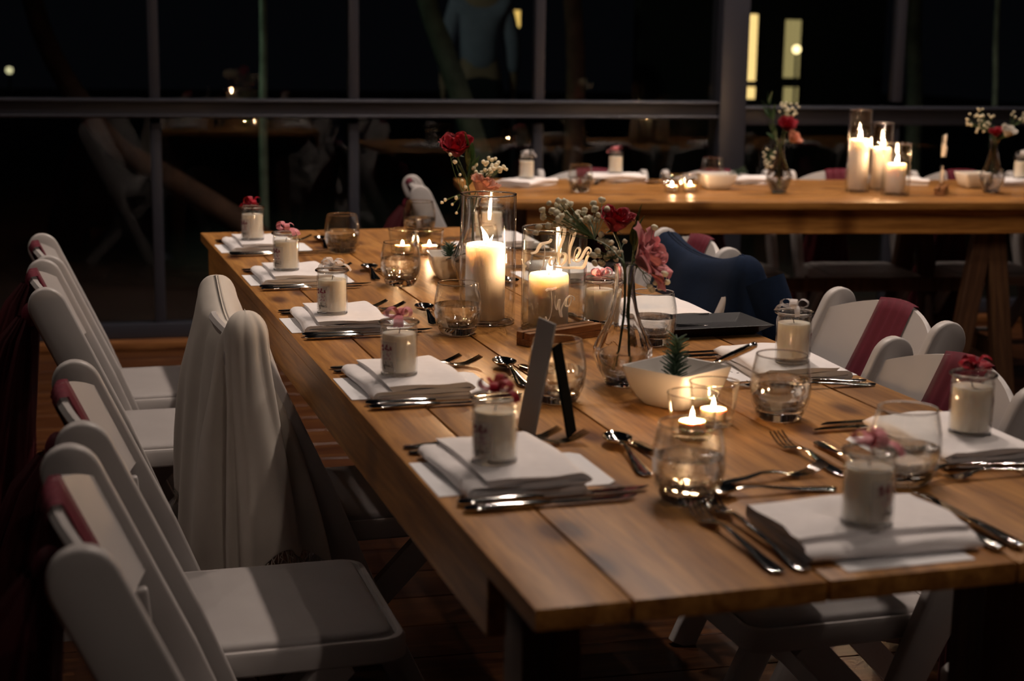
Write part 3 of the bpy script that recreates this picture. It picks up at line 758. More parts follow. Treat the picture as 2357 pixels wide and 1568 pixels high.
LID_RIM = torus_me(JR*1.05, .0020, JH+.0033, 48); JAR_RING = torus_me(JR-.0016, .0016, .0018, 48)
def place_setting(c, rz, P, jar=None, dessert=True, knives=True, forks=True, card=True, yaw=0.0, jar_off=(-.03, -.02), dz=0.0):
    """c: world point on the table at the middle of the menu card; x away from the guest, y to the guest's left"""
    R = Matrix.Rotation(rz+yaw, 3, 'Z'); rnd = random.Random(hash(P) % 1000 if False else sum(map(ord, P)))
    def W(x, y, z=0): return c + R @ Vector((x, y, z))
    if card:
        o = O('menu_card', CARDM, CARD, None, W(0, 0, .0003), (0, 0, rz+yaw)); tag(o, 'white menu card under the napkin ' + P, 'card', 'menu cards')
        O('printed_name', CARDTXT, INK, o)
    o = O('napkin', NAP, CLOTH_W, None, W(-.010, 0.004, .0014), (0, 0, rz+yaw+rnd.uniform(-.05, .05))); tag(o, 'folded white napkin ' + P, 'napkin', 'folded napkins')
    if knives:
        for me, y, n in ((KN1, -.119, 'inner'), (KN2, -.146, 'outer')):
            o = O('knife', me, STEEL, None, W(-.105, y, .0002), (0, 0, rz+yaw+rnd.uniform(-.03, .03))); tag(o, n + ' steel knife ' + P, 'knife', 'steel table knives')
    if forks:
        for me, y, n in ((FK2, .123, 'inner'), (FK1, .153, 'outer')):
            o = O('fork', me, STEEL, None, W(-.107, y, .0002), (0, 0, rz+yaw+rnd.uniform(-.03, .03))); tag(o, n + ' steel fork ' + P, 'fork', 'steel table forks')
    if dessert:
        o = O('spoon', SP, STEEL, None, W(.165+rnd.uniform(-.005, .005), -.06, .0002), (0, 0, rz+yaw+pi/2-0.10+rnd.uniform(-.04, .04))); tag(o, 'dessert spoon above the napkin ' + P, 'spoon', 'dessert spoons')
        o = O('dessert_fork', FK3, STEEL, None, W(.213, .105, .0002), (0, 0, rz+yaw-pi/2+0.06+rnd.uniform(-.04, .04))); tag(o, 'dessert fork above the napkin ' + P, 'fork', 'dessert forks')
    if jar:
        colour, txt, bi, lab = jar[:4]
        make_jar(W(jar_off[0], jar_off[1], NAP_H), rz+yaw+jar[4], colour, txt, lab, bi)

LS = [(0.122, 0.468, 'red', TXT_EMILY, 'at the left place nearest the camera'), (0.122, 0.995, 'pink', TXT_EMILY, 'at the left place second from the camera'),
      (0.122, 1.553, 'white', TXT_EMILY, 'at the left place third from the camera'), (0.125, 2.12, 'pink', TXT_EMILY, 'at the left place fourth from the camera'),
      (0.125, 2.655, 'red', TXT_EMILY, 'at the left place in the far corner')]
for i, (a, b, colr, tx, P) in enumerate(LS):
    place_setting(T1(a, b), TH, P, (colr, tx, i, 'candle jar with %s bow %s' % (colr, P), 0.55), jar_off=(-.030, -.022))
RS = [(0.748, 0.45, 'red', 'at the right place nearest the camera', (-.020, .028)), (0.748, 0.975, 'white', 'at the right place second from the camera', (-.004, .058)),
      (0.748, 1.50, None, 'beside the black platter', None), (0.748, 2.05, None, 'at the right place behind the black platter', None), (0.748, 2.60, 'white', 'at the right place in the far corner', (.03, .03))]
for i, (a, b, colr, P, jo_) in enumerate(RS):
    place_setting(T1(a, b), TH+pi, P, (colr, TXT_ROX, i+1, 'candle jar with %s bow %s' % (colr, P), -0.35) if colr else None, jar_off=jo_ or (0, 0), knives=i != 2)
make_jar(T1(0.612, 1.465, 0.0), TH+pi+1.05, 'pink', TXT_ROX, 'candle jar with pink bow standing on bare wood behind the flower vase', 3)
place_setting(T1(0.435, 0.135), TH+pi/2, 'at the near end of the table', ('pink', TXT_EMILY, 1, 'candle jar with pink bow at the near end of the table', 0.2), jar_off=(-.040, .014))
GT = [(0.295, 0.302, 0, 'in front of the lit tealights'), (0.310, 0.840, 1, 'behind the grey card stand'), (0.306, 1.405, 0, 'left of the tall pillar candle'), (0.333, 1.988, 2, 'in front of the far tealights'), (0.309, 2.535, 0, 'near the far left corner'),
      (0.580, 2.81, 1, 'at the far end, right of the others'), (0.597, 0.655, 2, 'right of the lit tealights'), (0.598, 0.308, 3, 'right of the near end napkin'), (0.628, 1.230, 1, 'behind the rosemary bowl'), (0.60, 1.74, 1, 'behind the tall pillar candle'), (0.60, 2.27, 1, 'behind the small far bowl')]
for a, b, wi, n in GT: make_tumbler(T1(a, b), 'water tumbler ' + n, wi)

# ------------------------------------------------------------------ pillar candles in hurricane glasses
def hurricane_mesh(R, H):
    t = .0028
    return finish(lathe([(0, 0), (R*.93, 0), (R, .004), (R, H-.0015), (R-t*.5, H), (R-t, H-.0015), (R-t, .012), (R*.85, .009), (0, .009)], 64), True, 50)
def flame_mesh(h, r, lean=(0, 0)):
    bm = bmesh.new(); n = 12; rings = []
    for i in range(1, 12):
        t = i/12; rr = r*math.sin(pi*t**0.62)**0.9*(1-t*0.35)
        rings.append([Vector((rr*cos(2*pi*k2/n)+lean[0]*t*t*h, rr*sin(2*pi*k2/n)+lean[1]*t*t*h, t*h)) for k2 in range(n)])
    vr = loft(bm, rings, False); a = bm.verts.new((0, 0, 0)); b = bm.verts.new((lean[0]*h, lean[1]*h, h))
    for k2 in range(n):
        bm.faces.new((a, vr[0][(k2+1) % n], vr[0][k2])); bm.faces.new((b, vr[-1][k2], vr[-1][(k2+1) % n]))
    bmesh.ops.recalc_face_normals(bm, faces=bm.faces); return finish(bm)
def pillar(loc, R, H, label, lean=(-.3, 0), fh=.030):
    c = E('pillar_candle', loc, 0, label, 'candle', 'lit pillar candles')
    O('wax', finish(lathe([(0, 0), (R-.002, 0), (R, .002), (R, H-.006), (R-.002, H-.0015), (R-.006, H), (R*.55, H-.002), (.010, H-.006), (0, H-.0065)], 48), True, 50), WAX, c)
    bm = bmesh.new(); tube(bm, [(0, 0, H-.008), (.0005, 0, H), (.002, 0, H+.006)], .0011, 6); w = O('wick', finish(bm), WICK, c)
    O('flame', flame_mesh(fh, .0062, lean), FLAME, c, (.001, 0, H+.001))
    return c
def hurricane(loc, R, H, label):
    h = E('hurricane_glass', loc, 0, label, 'glass cylinder', 'glass cylinders around the candles')
    O('glass_wall', hurricane_mesh(R, H), GLASS, h); O('rim', torus_me(R-.0014, .0019, H-.0003), SOLIDGLASS, h); O('foot_ring', torus_me(R-.0035, .0030, .0032), SOLIDGLASS, h)
hurricane(T1(.394, 1.508, .0002), .0545, .252, 'tall clear glass cylinder around the tall candle on the near table')
pillar(T1(.388, 1.503, .0095), .0385, .148, 'tall lit pillar candle in the middle of the near table', (-.35, .1))
hurricane(T1(.500, 1.418, .0002), .0625, .195, 'wide clear glass cylinder behind the lettered sign, near table')
pillar(T1(.492, 1.425, .0095), .0385, .098, 'short lit pillar candle behind the lettered sign on the near table', (.1, 0))
for x, y, R, H, ch, n in [(1.270, 5.80, .0445, .30, .185, 'tallest'), (1.375, 5.885, .042, .25, .150, 'middle'), (1.388, 5.705, .052, .185, .105, 'shortest')]:
    hurricane(Vector((x, y, TABLE_Z+.0002)), R, H, 'clear glass cylinder around the %s far table candle' % n)
    pillar(Vector((x, y, TABLE_Z+.0095)), .036, ch, '%s lit pillar candle on the far table' % n, (.1, 0))

# tealights in glass cups
CUP = finish(lathe([(0, 0), (.026, 0), (.029, .003), (.0325, .030), (.0365, .062), (.037, .064), (.0355, .064), (.0312, .032), (.0272, .010), (.020, .008), (0, .008)], 40), True, 50)
CUP_RIM = torus_me(.0362, .0011, .0640)
TCUP = finish(lathe([(0, 0), (.0185, 0), (.019, .001), (.019, .0155), (.0184, .0155), (.0184, .0125), (.004, .0120), (0, .0120)], 32), True, 50)
TWAX = plain('tealight_wax', (0.85, 0.74, 0.58), 0.4, **{'Subsurface Weight': 1.0, 'Subsurface Radius': (0.02, 0.01, 0.005)})
def tealight(loc, n):
    u_ = E('tealight_cup', loc + Vector((0, 0, .0002)), 0, 'small flared glass cup holding ' + n, 'glass cup', 'glass tealight cups'); O('glass_wall', CUP, GLASS, u_); O('rim', CUP_RIM, SOLIDGLASS, u_)
    t = E('tealight', loc + Vector((0, 0, .0085)), 0, 'lit tealight, ' + n, 'candle', 'lit tealights')
    O('wax', TCUP, TWAX, t); bm = bmesh.new(); tube(bm, [(0, 0, .011), (0, 0, .017)], .0009, 6); O('wick', finish(bm), WICK, t)
    O('flame', flame_mesh(.017, .0042), TEAFLAME, t, (0, 0, .0130))
tealight(T1(.425, .585), 'the nearer of two before the rosemary bowl')
tealight(T1(.485, .645), 'the one nearer the rosemary bowl')
tealight(T1(.452, 2.47), 'the left of two near the far end')
tealight(T1(.517, 2.45), 'the right of two near the far end')
tealight(Vector((.571, 5.67, TABLE_Z)), 'the left of two on the far table')
tealight(Vector((.640, 5.70, TABLE_Z)), 'the right of two on the far table')

# ------------------------------------------------------------------ lettered signs in wooden blocks
def zx(x): return (x-165)/665*0.172
def zy(y): return (1290-y)/1120*0.206
TABLE_T = [[(215, 450), (262, 440), (285, 400), (310, 368), (350, 360), (392, 352), (405, 325)], [(338, 365), (346, 440), (342, 520), (330, 590), (300, 625)],
           [(440, 520), (405, 525), (392, 570), (415, 592), (445, 560), (446, 520), (450, 580), (468, 588)],
           [(470, 600), (468, 450), (480, 300), (508, 222), (532, 240), (518, 340), (486, 430), (484, 540), (488, 600)], [(486, 540), (512, 484), (546, 500), (540, 565), (500, 602)],
           [(575, 595), (572, 450), (590, 300), (622, 210), (642, 235), (622, 330), (588, 440), (582, 540), (590, 592)],
           [(618, 572), (660, 530), (686, 470), (664, 440), (638, 482), (632, 560), (660, 582), (702, 550), (740, 480), (772, 450), (798, 480), (788, 522), (764, 520), (772, 492)],
           [(440, 610), (540, 632), (640, 642), (712, 650), (742, 612), (760, 552), (800, 505)]]
TWO_T = [[(362, 842), (385, 825), (425, 830), (466, 818)], [(410, 830), (420, 930), (422, 1040), (402, 1125), (378, 1142), (364, 1100)],
         [(455, 900), (450, 970), (470, 1046), (490, 965), (500, 950), (494, 1010), (508, 1110), (522, 1120), (516, 1050), (552, 960)],
         [(602, 920), (562, 950), (560, 1012), (592, 1022), (612, 962), (600, 920), (636, 940), (642, 975)]]
def sign_text(lines, r):
    bm = bmesh.new(); strokes(bm, [[(zx(a), zy(b)) for a, b in l] for l in lines], lambda t: r*(0.8+0.5*sin(pi*t)), lambda x, y: Vector((x, -.0022, y)), 6, 0.35); return finish(bm)
TX1, TX2 = sign_text(TABLE_T, .0026), sign_text(TWO_T, .0022)
def make_sign(loc, rz, label, wide=1.0):
    s = E('lettered_sign', loc, rz, label, 'sign')
    bm = bmesh.new(); add_box(bm, (.004, 0, .006), (.182, .036, .012), None, .0008, 1)
    for sy in (-1, 1): add_box(bm, (.004, sy*.0102, .0185), (.182, .0156, .013), None, .0008, 1)
    O('wood_block', finish(bm), BLOCKW, s)
    O('acrylic_sheet', box_me((.178, .003, .208), (0, 0, .014+.104), .0005, 1), ACRYL, s)
    O('word_table', TX1, LETTER, s, (-.086, 0, .014)); O('word_two', TX2, LETTER, s, (-.086, 0, .014))
    return s
make_sign(T1(.470, 1.300), TH + radians(24), 'clear sign lettered Table Two in a wooden block, near table')
make_sign(Vector((1.582, 5.80, TABLE_Z)), A2 + radians(62), 'small clear lettered sign in a wooden block on the far table')

# ------------------------------------------------------------------ flowers
def petal_mesh(h, r0, r1, flare, spread, curl, seed):
    rr = random.Random(seed); ph = rr.uniform(0, 6)
    bm = bmesh.new()
    def f(u, v):
        a = (u-.5)*spread*(0.35+0.65*sin(pi*min(1, v*1.1+.12))**.6)
        r = r0 + r1*sin(v*pi/2) + flare*v**3.5
        z = h*v*(1-.16*(2*u-1)**2*v) - curl*max(0, v-.72)**2*14*h
        r += .0012*sin(9*u+ph)*v
        return Vector((r*cos(a), r*sin(a), z))
    grid(bm, f, 8, 8); bmesh.ops.solidify(bm, geom=list(bm.faces), thickness=.0005)
    return finish(bm, True, 0)
PET = {'a': petal_mesh(.032, .002, .0035, -.002, 3.6, 0, 1), 'b': petal_mesh(.034, .003, .0075, -.001, 2.6, .02, 2), 'c': petal_mesh(.034, .004, .0125, .003, 2.2, .06, 3), 'd': petal_mesh(.032, .004, .0175, .009, 1.9, .12, 4), 'e': petal_mesh(.027, .004, .022, .014, 1.7, .2, 5), 'f': petal_mesh(.033, .004, .0185, .004, 2.3, .10, 6)}
LAYERS = [('a', 3, .95), ('b', 4, .97), ('c', 5, 1.0), ('f', 6, 1.0), ('f', 5, .92)]
LAYERS_OPEN = [('a', 3, .85), ('b', 4, .92), ('c', 5, .96), ('d', 6, 1.0), ('e', 5, 1.0)]
def add_rose(pos, direction, scale, mat, stem_pts, label, open_=False, leafy=True):
    d = Vector(direction).normalized(); q = Vector((0, 0, 1)).rotation_difference(d)
    r = E('rose', pos, 0, label, 'flower', 'roses in the bud vases'); r.rotation_mode = 'QUATERNION'; r.rotation_quaternion = q
    base = 0.0
    for li, (kx, n, hs) in enumerate(LAYERS_OPEN if open_ else LAYERS):
        for i in range(n):
            o = O('petal', PET[kx], mat, r, (0, 0, -.012*scale)); o.rotation_euler = (random.uniform(-.05, .05), random.uniform(-.06, .06), 2*pi*i/n + li*1.1 + random.uniform(-.15, .15)); o.scale = (scale, scale, scale*hs)
    inv = q.inverted()
    bm = bmesh.new(); P = [inv @ (Vector(p)-Vector(pos)) for p in stem_pts]; P[0] = Vector((0, 0, -.012*scale))
    tube(bm, smooth_path(P, 5), .0021, 7); O('stem', finish(bm), STEMG, r)
    bm = bmesh.new()
    for i in range(5):
        a = 2*pi*i/5
        def sp(u, v, a=a): w = .004*(1-v)*(1 if u > .5 else -1)*abs(2*u-1); rr = .004 + .013*v; return Vector((rr*cos(a)-w*sin(a), rr*sin(a)+w*cos(a), -.012*scale + .004 - .010*v + .004*v*v))
        grid(bm, sp, 2, 4)
    O('sepals', finish(bm, True, 0), STEMG, r)
    return r
def leaf_mesh(L, w, bend, curl=.15):
    bm = bmesh.new()
    def f(u, v):
        x = (u-.5)*2*w*(sin(pi*(v**.8))**.8 + .02); return Vector((x, bend*v*v*L + .25*abs(x)*curl*4, v*L))
    grid(bm, f, 4, 12); bmesh.ops.solidify(bm, geom=list(bm.faces), thickness=.0005); return finish(bm, True, 0)
def oriented(o, pos, direction, roll=0):
    q = Vector((0, 0, 1)).rotation_difference(Vector(direction).normalized()); o.rotation_mode = 'QUATERNION'
    o.rotation_quaternion = q @ Matrix.Rotation(roll, 3, 'Z').to_quaternion(); o.location = pos
LEAFS = [leaf_mesh(.075, .010, .25), leaf_mesh(.06, .012, .4), leaf_mesh(.05, .007, .2)]
def leaf_spike(pos, direction, label, mats, n=6, size=1.0):
    """upright spray of narrow leaves on one stalk"""
    s = E('leaf_spray', pos, 0, label, 'foliage', 'leaf sprays in the bud vases'); d = Vector(direction).normalized()
    bm = bmesh.new(); tube(bm, smooth_path([-d*.12, -d*.04, Vector((0, 0, 0)), d*.06*size], 4), .0016, 6); O('stem', finish(bm), STEMG, s)
    side = d.orthogonal().normalized(); rr = random.Random(len(label))
    for i in range(n):
        a = i*2.4; dd = (d*1.0 + (Matrix.Rotation(a, 3, d) @ side)*(.32-.03*i)).normalized()
        o = O('leaf', LEAFS[i % 2], mats[i % len(mats)], s); oriented(o, d*(-.02+.013*i)*size, dd, rr.uniform(0, 6)); o.scale = (size,)*3
    return s
def blossom_mesh(seed):
    bm = bmesh.new(); rr = random.Random(seed); bmesh.ops.create_icosphere(bm, subdivisions=2, radius=1)
    for v in bm.verts:
        n = v.co.normalized(); v.co = n*(.86 + .20*sin(7*n.x+seed)*sin(8*n.y+1)*cos(6*n.z) + rr.uniform(-.07, .07)) ; v.co.z *= .82
    return finish(bm, True, 0)
BLOS = [blossom_mesh(i) for i in range(3)]
def gypsophila(root, tips, label, seed, r=(.0042, .0062), extra=0):
    s = E('gypsophila_sprig', root, 0, label, 'flower', 'baby breath sprigs in the bud vases'); rr = random.Random(seed)
    R0 = Vector(root); tips = [Vector(t)-R0 for t in tips]; cen = sum(tips, Vector())/len(tips); fork = cen*.55
    bm = bmesh.new(); tube(bm, smooth_path([(0, 0, -.05), (0, 0, 0), fork*.5+Vector((0, 0, .01)), fork], 4), .0010, 5)
    for t in tips:
        mid = fork + (t-fork)*.5 + Vector((rr.uniform(-.006, .006), rr.uniform(-.006, .006), rr.uniform(0, .006)))
        tube(bm, smooth_path([fork, mid, t], 3), .0006, 4)
    O('stems', finish(bm), STEMG, s)
    for i, t in enumerate(tips):
        o = O('blossom', BLOS[i % 3], GYPSO, s, t, (rr.uniform(0, 6), rr.uniform(0, 6), rr.uniform(0, 6))); q = rr.uniform(*r); o.scale = (q, q, q)
    return s
def cloud(c, rad, n, seed, squash=(1, 1, .7)):
    rr = random.Random(seed); out = []
    for _ in range(n):
        while True:
            p = Vector((rr.uniform(-1, 1), rr.uniform(-1, 1), rr.uniform(-1, 1)))
            if p.length < 1: break
        out.append(Vector(c) + Vector((p.x*rad*squash[0], p.y*rad*squash[1], p.z*rad*squash[2])))
    return out
def vase_mesh():
    prof = [(0, 0), (.022, 0), (.027, .003), (.031, .010), (.040, .028), (.0465, .050), (.0455, .064), (.0385, .082), (.029, .102), (.0215, .128), (.0170, .155), (.0155, .178), (.0175, .193), (.0190, .1965)]
    t = .0022; inner = [(max(r-t, .001), z if z > .01 else .009) for r, z in reversed(prof) if z > .009] + [(0, .009)]
    bm = lathe(prof + inner, 60)
    for v in bm.verts:
        z = v.co.z; k2 = max(0, 1-abs(z-.062)/.045)
        if k2 > 0:
            a = math.atan2(v.co.y, v.co.x); f = 1 + .055*k2*cos(10*a); v.co.x *= f; v.co.y *= f
    bm.normal_update(); return finish(bm, True, 60)
VASE = vase_mesh()
VWATER = finish(lathe([(0, .0095), (.022, .0095), (.030, .014), (.0365, .028), (.0425, .048), (.0428, .056), (0, .056)], 40), True, 50)
def make_vase(loc, label):
    v = E('bud_vase', loc, 0, label, 'vase', 'fluted glass bud vases'); O('glass_body', VASE, SOLIDGLASS, v); O('water', VWATER, WATER, v); return v
# bouquet on the near table, front
V1 = (.450, .922)
make_vase(T1(*V1, .0002), 'fluted glass bud vase with pink rose on the near table')
m1 = T1(*V1, .19); lo1 = lambda dx, dy: [T1(V1[0]+.004+dx*.3, V1[1]+dy*.3, .13), T1(V1[0]+dx, V1[1]+dy, .03)]
add_rose(T1(.483, .914, .207), WX*.75 - UX*.55 + Vector((0, 0, .42)), 1.5, ROSE_PINK, [T1(.483, .914, .2), T1(.462, .918, .18)] + lo1(.008, -.012), 'large open pink rose in the near vase', True)
add_rose(T1(.466, 1.012, .252), WX*.1 - UX*.3 + Vector((0, 0, 1)), 1.2, ROSE_RED, [T1(.466, 1.012, .25), T1(.458, .955, .205)] + lo1(-.008, .008), 'red rose standing behind the pink rose in the near vase')
leaf_spike(T1(.484, .972, .222), WX*.12 + UX*.1 + Vector((0, 0, 1)), 'olive green leaf spray right of the red rose, near vase', [LEAF_OLIVE], 5, .62)
g1 = [(.362, 1.032, .273), (.348, 1.035, .262), (.356, 1.03, .285), (.372, 1.03, .268), (.382, 1.025, .280), (.390, 1.03, .262), (.366, 1.025, .252), (.352, 1.02, .250), (.412, 1.016, .270), (.404, 1.012, .258), (.420, 1.01, .262), (.396, 1.01, .250), (.430, 1.02, .285), (.444, 1.020, .290), (.450, 1.01, .276), (.337, 1.025, .247), (.331, 1.02, .239), (.378, 1.02, .290), (.345, 1.03, .274), (.410, 1.0, .240), (.386, 1.0, .243)]
gypsophila(m1, [T1(*p) for p in g1] + cloud(T1(.372, 1.03, .268), .032, 20, 77) + cloud(T1(.42, 1.015, .262), .026, 12, 78), 'white gypsophila sprig reaching left of the near vase', 4, (.0055, .0075))
gypsophila(m1, cloud(T1(.440, .975, .215), .030, 22, 12, (1, 1, 1.1)), 'dense white gypsophila under the red rose, near vase', 6, (.005, .0068))
gypsophila(m1, [T1(.489, .886, .173), T1(.478, .886, .166), T1(.497, .888, .164), T1(.503, .885, .186), T1(.484, .89, .16), T1(.508, .886, .172), T1(.497, .922, .256)], 'few white gypsophila blooms below the pink rose', 7, (.006, .0075))
# second bouquet, behind the tall candle
V2 = (.488, 1.945)
make_vase(T1(*V2, .0002), 'fluted glass bud vase behind the tall candle, near table')
m2 = T1(*V2, .19); lo2 = lambda dx, dy: [T1(V2[0]+dx*.3, V2[1]+dy*.3, .13), T1(V2[0]+dx, V2[1]+dy, .03)]
add_rose(T1(.466, 2.008, .300), WX*-.18 - UX*.45 + Vector((0, 0, .9)), 1.45, ROSE_RED, [T1(.466, 2.008, .29), T1(.482, 1.965, .22)] + lo2(.004, .008), 'red rose rising highest behind the tall candle')
add_rose(T1(.497, 1.902, .222), WX*.3 - UX*.2 + Vector((0, 0, .9)), 1.3, ROSE_PEACH, [T1(.497, 1.902, .22), T1(.490, 1.93, .195)] + lo2(-.004, -.008), 'peach rose just behind the tall candle rim')
leaf_spike(T1(.483, 1.975, .235), WX*.12 + Vector((0, 0, 1)), 'olive leaf spray under the red rose behind the tall candle', [LEAF_OLIVE, LEAF_OLIVE, LEAF], 7, .8)
gypsophila(m2, cloud(T1(.522, 1.945, .262), .035, 34, 21, (1.15, 1, .75)), 'white gypsophila cluster right of the red rose', 8, (.0050, .0072))
gypsophila(m2, [T1(.445, 1.931, .200), T1(.436, 1.93, .186), T1(.420, 1.93, .196), T1(.412, 1.93, .19), T1(.462, 1.945, .237), T1(.456, 1.94, .25), T1(.470, 1.945, .222), T1(.447, 1.935, .166), T1(.441, 1.97, .292), T1(.452, 1.97, .275)], 'trailing gypsophila left of the red rose', 9, (.0042, .0062))
# far table bouquets
def far_pt(*p): return Vector(p)
make_vase(Vector((.962, 5.70, TABLE_Z+.0002)), 'fluted glass bud vase left on the far table')
lo3 = [Vector((.962, 5.70, .86)), Vector((.962, 5.70, .79))]
add_rose(Vector((.980, 5.68, .998)), (.1, -.5, .8), 1.35, ROSE_RED, [Vector((.98, 5.68, .99)), Vector((.966, 5.695, .93))] + lo3, 'red rose in the left vase of the far table')
add_rose(Vector((.995, 5.64, .955)), (.5, -.4, .6), 1.15, ROSE_PEACH, [Vector((.995, 5.64, .95)), Vector((.968, 5.69, .935))] + lo3, 'peach rose in the left vase of the far table')
leaf_spike(Vector((.925, 5.70, 1.03)), (-.3, 0, 1), 'green leaf spray high in the left far vase', [LEAF], 6, .9)
leaf_spike(Vector((.935, 5.66, .955)), (-.4, -.1, .8), 'green leaves low in the left far vase', [LEAF], 5, .7)
gypsophila(Vector((.962, 5.70, .94)), cloud((.990, 5.73, 1.06), .045, 26, 31), 'white gypsophila above the red rose, left far vase', 10, (.0045, .0065))
gypsophila(Vector((.962, 5.70, .94)), cloud((.905, 5.63, .885), .040, 20, 32, (.8, .6, 1.3)), 'white gypsophila trailing beside the left far vase', 11, (.004, .006))
make_vase(Vector((1.780, 5.845, TABLE_Z+.0002)), 'fluted glass bud vase right on the far table')
lo4 = [Vector((1.78, 5.845, .86)), Vector((1.78, 5.845, .79))]
add_rose(Vector((1.782, 5.835, .975)), (-.2, -.3, .9), 1.0, ROSE_RED, [Vector((1.782, 5.835, .97)), Vector((1.78, 5.84, .94))] + lo4, 'red rose in the right vase of the far table')
add_rose(Vector((1.815, 5.81, .980)), (.3, -.4, .8), 1.2, ROSE_WHITE, [Vector((1.815, 5.81, .97)), Vector((1.785, 5.84, .94))] + lo4, 'white rose in the right vase of the far table')
gypsophila(Vector((1.78, 5.845, .94)), cloud((1.725, 5.86, 1.020), .062, 48, 41, (1, .7, .75)), 'big white gypsophila cloud left in the right far vase', 12, (.0042, .0062))
gypsophila(Vector((1.78, 5.845, .94)), cloud((1.87, 5.85, 1.035), .050, 16, 42, (1, .6, .5)), 'white gypsophila right in the right far vase', 13, (.0042, .0062))

# ------------------------------------------------------------------ bowls, rosemary, platter, card stand
def bowl_mesh():
    def sq(s, r, z, n=6):
        out = []
        for cx, cy, a0 in ((s-r, s-r, 0), (-s+r, s-r, pi/2), (-s+r, -s+r, pi), (s-r, -s+r, 3*pi/2)):
            for i in range(n+1):
                a = a0 + pi/2*i/n; out.append(Vector((cx+r*cos(a), cy+r*sin(a), z)))
        return out
    bm = bmesh.new()
    loft(bm, [sq(.034, .014, 0), sq(.039, .015, .003), sq(.047, .015, .014), sq(.0535, .013, .030), sq(.0575, .010, .048), sq(.0595, .008, .0600), sq(.0590, .008, .0612), sq(.0565, .0075, .0606), sq(.0545, .009, .048), sq(.0500, .012, .030), sq(.043, .014, .015), sq(.034, .013, .0085), sq(.02, .01, .0065)])
    bmesh.ops.recalc_face_normals(bm, faces=bm.faces); return finish(bm, True, 60)
BOWL = bowl_mesh()
def rosemary(loc, direction, L, label, seed):
    s = E('rosemary_sprig', loc, 0, label, 'herb sprig', 'rosemary sprigs in bowls'); rr = random.Random(seed); d = Vector(direction).normalized(); side = d.orthogonal().normalized()
    pts = [d*L*t + side*.004*sin(5*t) for t in [0, .2, .4, .6, .8, 1]]
    bm = bmesh.new(); tube(bm, smooth_path(pts, 3), lambda t: .0016*(1-.5*t), 6); O('stem', finish(bm), STEMD, s)
    bm = bmesh.new()
    for i in range(96):
        t = (i+1)/98; p = d*L*t; a = i*2.39996; o = Matrix.Rotation(a, 3, d) @ side; ln = .027*(1-.35*abs(t-.35)) * rr.uniform(.7, 1.1)
        e = p + (o*.85 + d*.55).normalized()*ln
        tube(bm, [p, p + (e-p)*.5 + d*.001, e], lambda q: .0019*(1-.75*q)+.0003, 5, .5)
    n = O('needles', finish(bm), ROSEMARY, s); n['kind'] = 'stuff'
b1 = O('square_bowl', BOWL, PORCELAIN, None, T1(.482, .776, .0002), (0, 0, TH+radians(30))); b1.scale = (1.04, 1.04, 1.0)
tag(b1, 'square white porcelain bowl with rosemary behind the tealights', 'bowl', 'square white bowls')
rosemary(T1(.476, .772, .022), UX*.02 + WX*.05 + Vector((0, 0, 1)), .082, 'rosemary sprig upright in the near bowl', 3)
o = O('butter_knife', KN2, STEEL, None, T1(.665, .800, .107)); oriented(o, T1(.600, .752, .100), (-(WX*.17) + UX*.02 - Vector((0, 0, .10)))) ; o.rotation_quaternion = Vector((1, 0, 0)).rotation_difference((-(WX*.085) + UX*.018 - Vector((0, 0, .040))).normalized()); o.scale = (.66, 1.3, 1.3)
tag(o, 'small steel knife leaning on the rim of the near rosemary bowl', 'knife')
b2 = O('square_bowl', BOWL, PORCELAIN, None, T1(.475, 2.065, .0002), (0, 0, TH-radians(8))); b2.scale = (.93, .93, .95)
tag(b2, 'square white porcelain bowl behind the tall candle, near table', 'bowl', 'square white bowls')
rosemary(T1(.470, 2.06, .015), -WX*.1 - UX*.1 + Vector((0, 0, 1)), .065, 'rosemary sprig in the bowl behind the tall candle', 5)
o = O('butter_knife', KN2, STEEL, None, T1(.60, 2.06, .05)); o.rotation_euler = (0, 0.25, TH+pi); o.location = T1(.565, 1.985, .085); o.scale = (.6, .8, .8)
tag(o, 'small steel knife on the rim of the bowl behind the tall candle', 'knife')
for x, y, n, sc in ((.752, 5.83, 'left of the far vase with the red rose', 1.05), (1.768, 6.04, 'near the right end of the far table', .95)):
    b = O('square_bowl', BOWL, PORCELAIN, None, (x, y, TABLE_Z+.0002), (0, 0, A2+.04)); b.scale = (sc, sc, .95); tag(b, 'square white porcelain bowl ' + n, 'bowl', 'square white bowls')
rosemary(Vector((.78, 5.83, TABLE_Z+.03)), (.9, 0, .55), .085, 'rosemary sprig leaning out of the far table bowl', 8)
# black platter
def platter():
    bm = bmesh.new()
    def rc(a, b, z): return [Vector((x, y, z)) for x, y in ((a, b), (-a, b), (-a, -b), (a, -b))]
    loft(bm, [rc(.080, .046, 0), rc(.084, .050, .004), rc(.108, .070, .0200), rc(.110, .072, .0210), rc(.108, .070, .0218), rc(.086, .050, .0080), rc(.03, .02, .0075)])
    bmesh.ops.recalc_face_normals(bm, faces=bm.faces); return finish(bm, True, 25)
tag(O('platter', platter(), SLATE, None, T1(.775, 1.318, .0004), (0, 0, TH+.02)), 'black rectangular platter with flared rim beside the right hand napkin', 'platter')
# grey card on an easel leg
cs = E('card_stand', T1(.222, .668), TH, 'grey card propped on a black easel leg, near table', 'card stand')
O('card', box_me((.0035, .058, .162), (0, 0, .081), .0006, 1), GREYCARD, cs, (-.016, .0, .0004), (0, radians(10.5), radians(5)))
O('easel_leg', box_me((.003, .045, .130), (0, 0, .065), .0004, 1), BLACKCARD, cs, (.042, -.030, .0004), (0, radians(-11), radians(-34)))

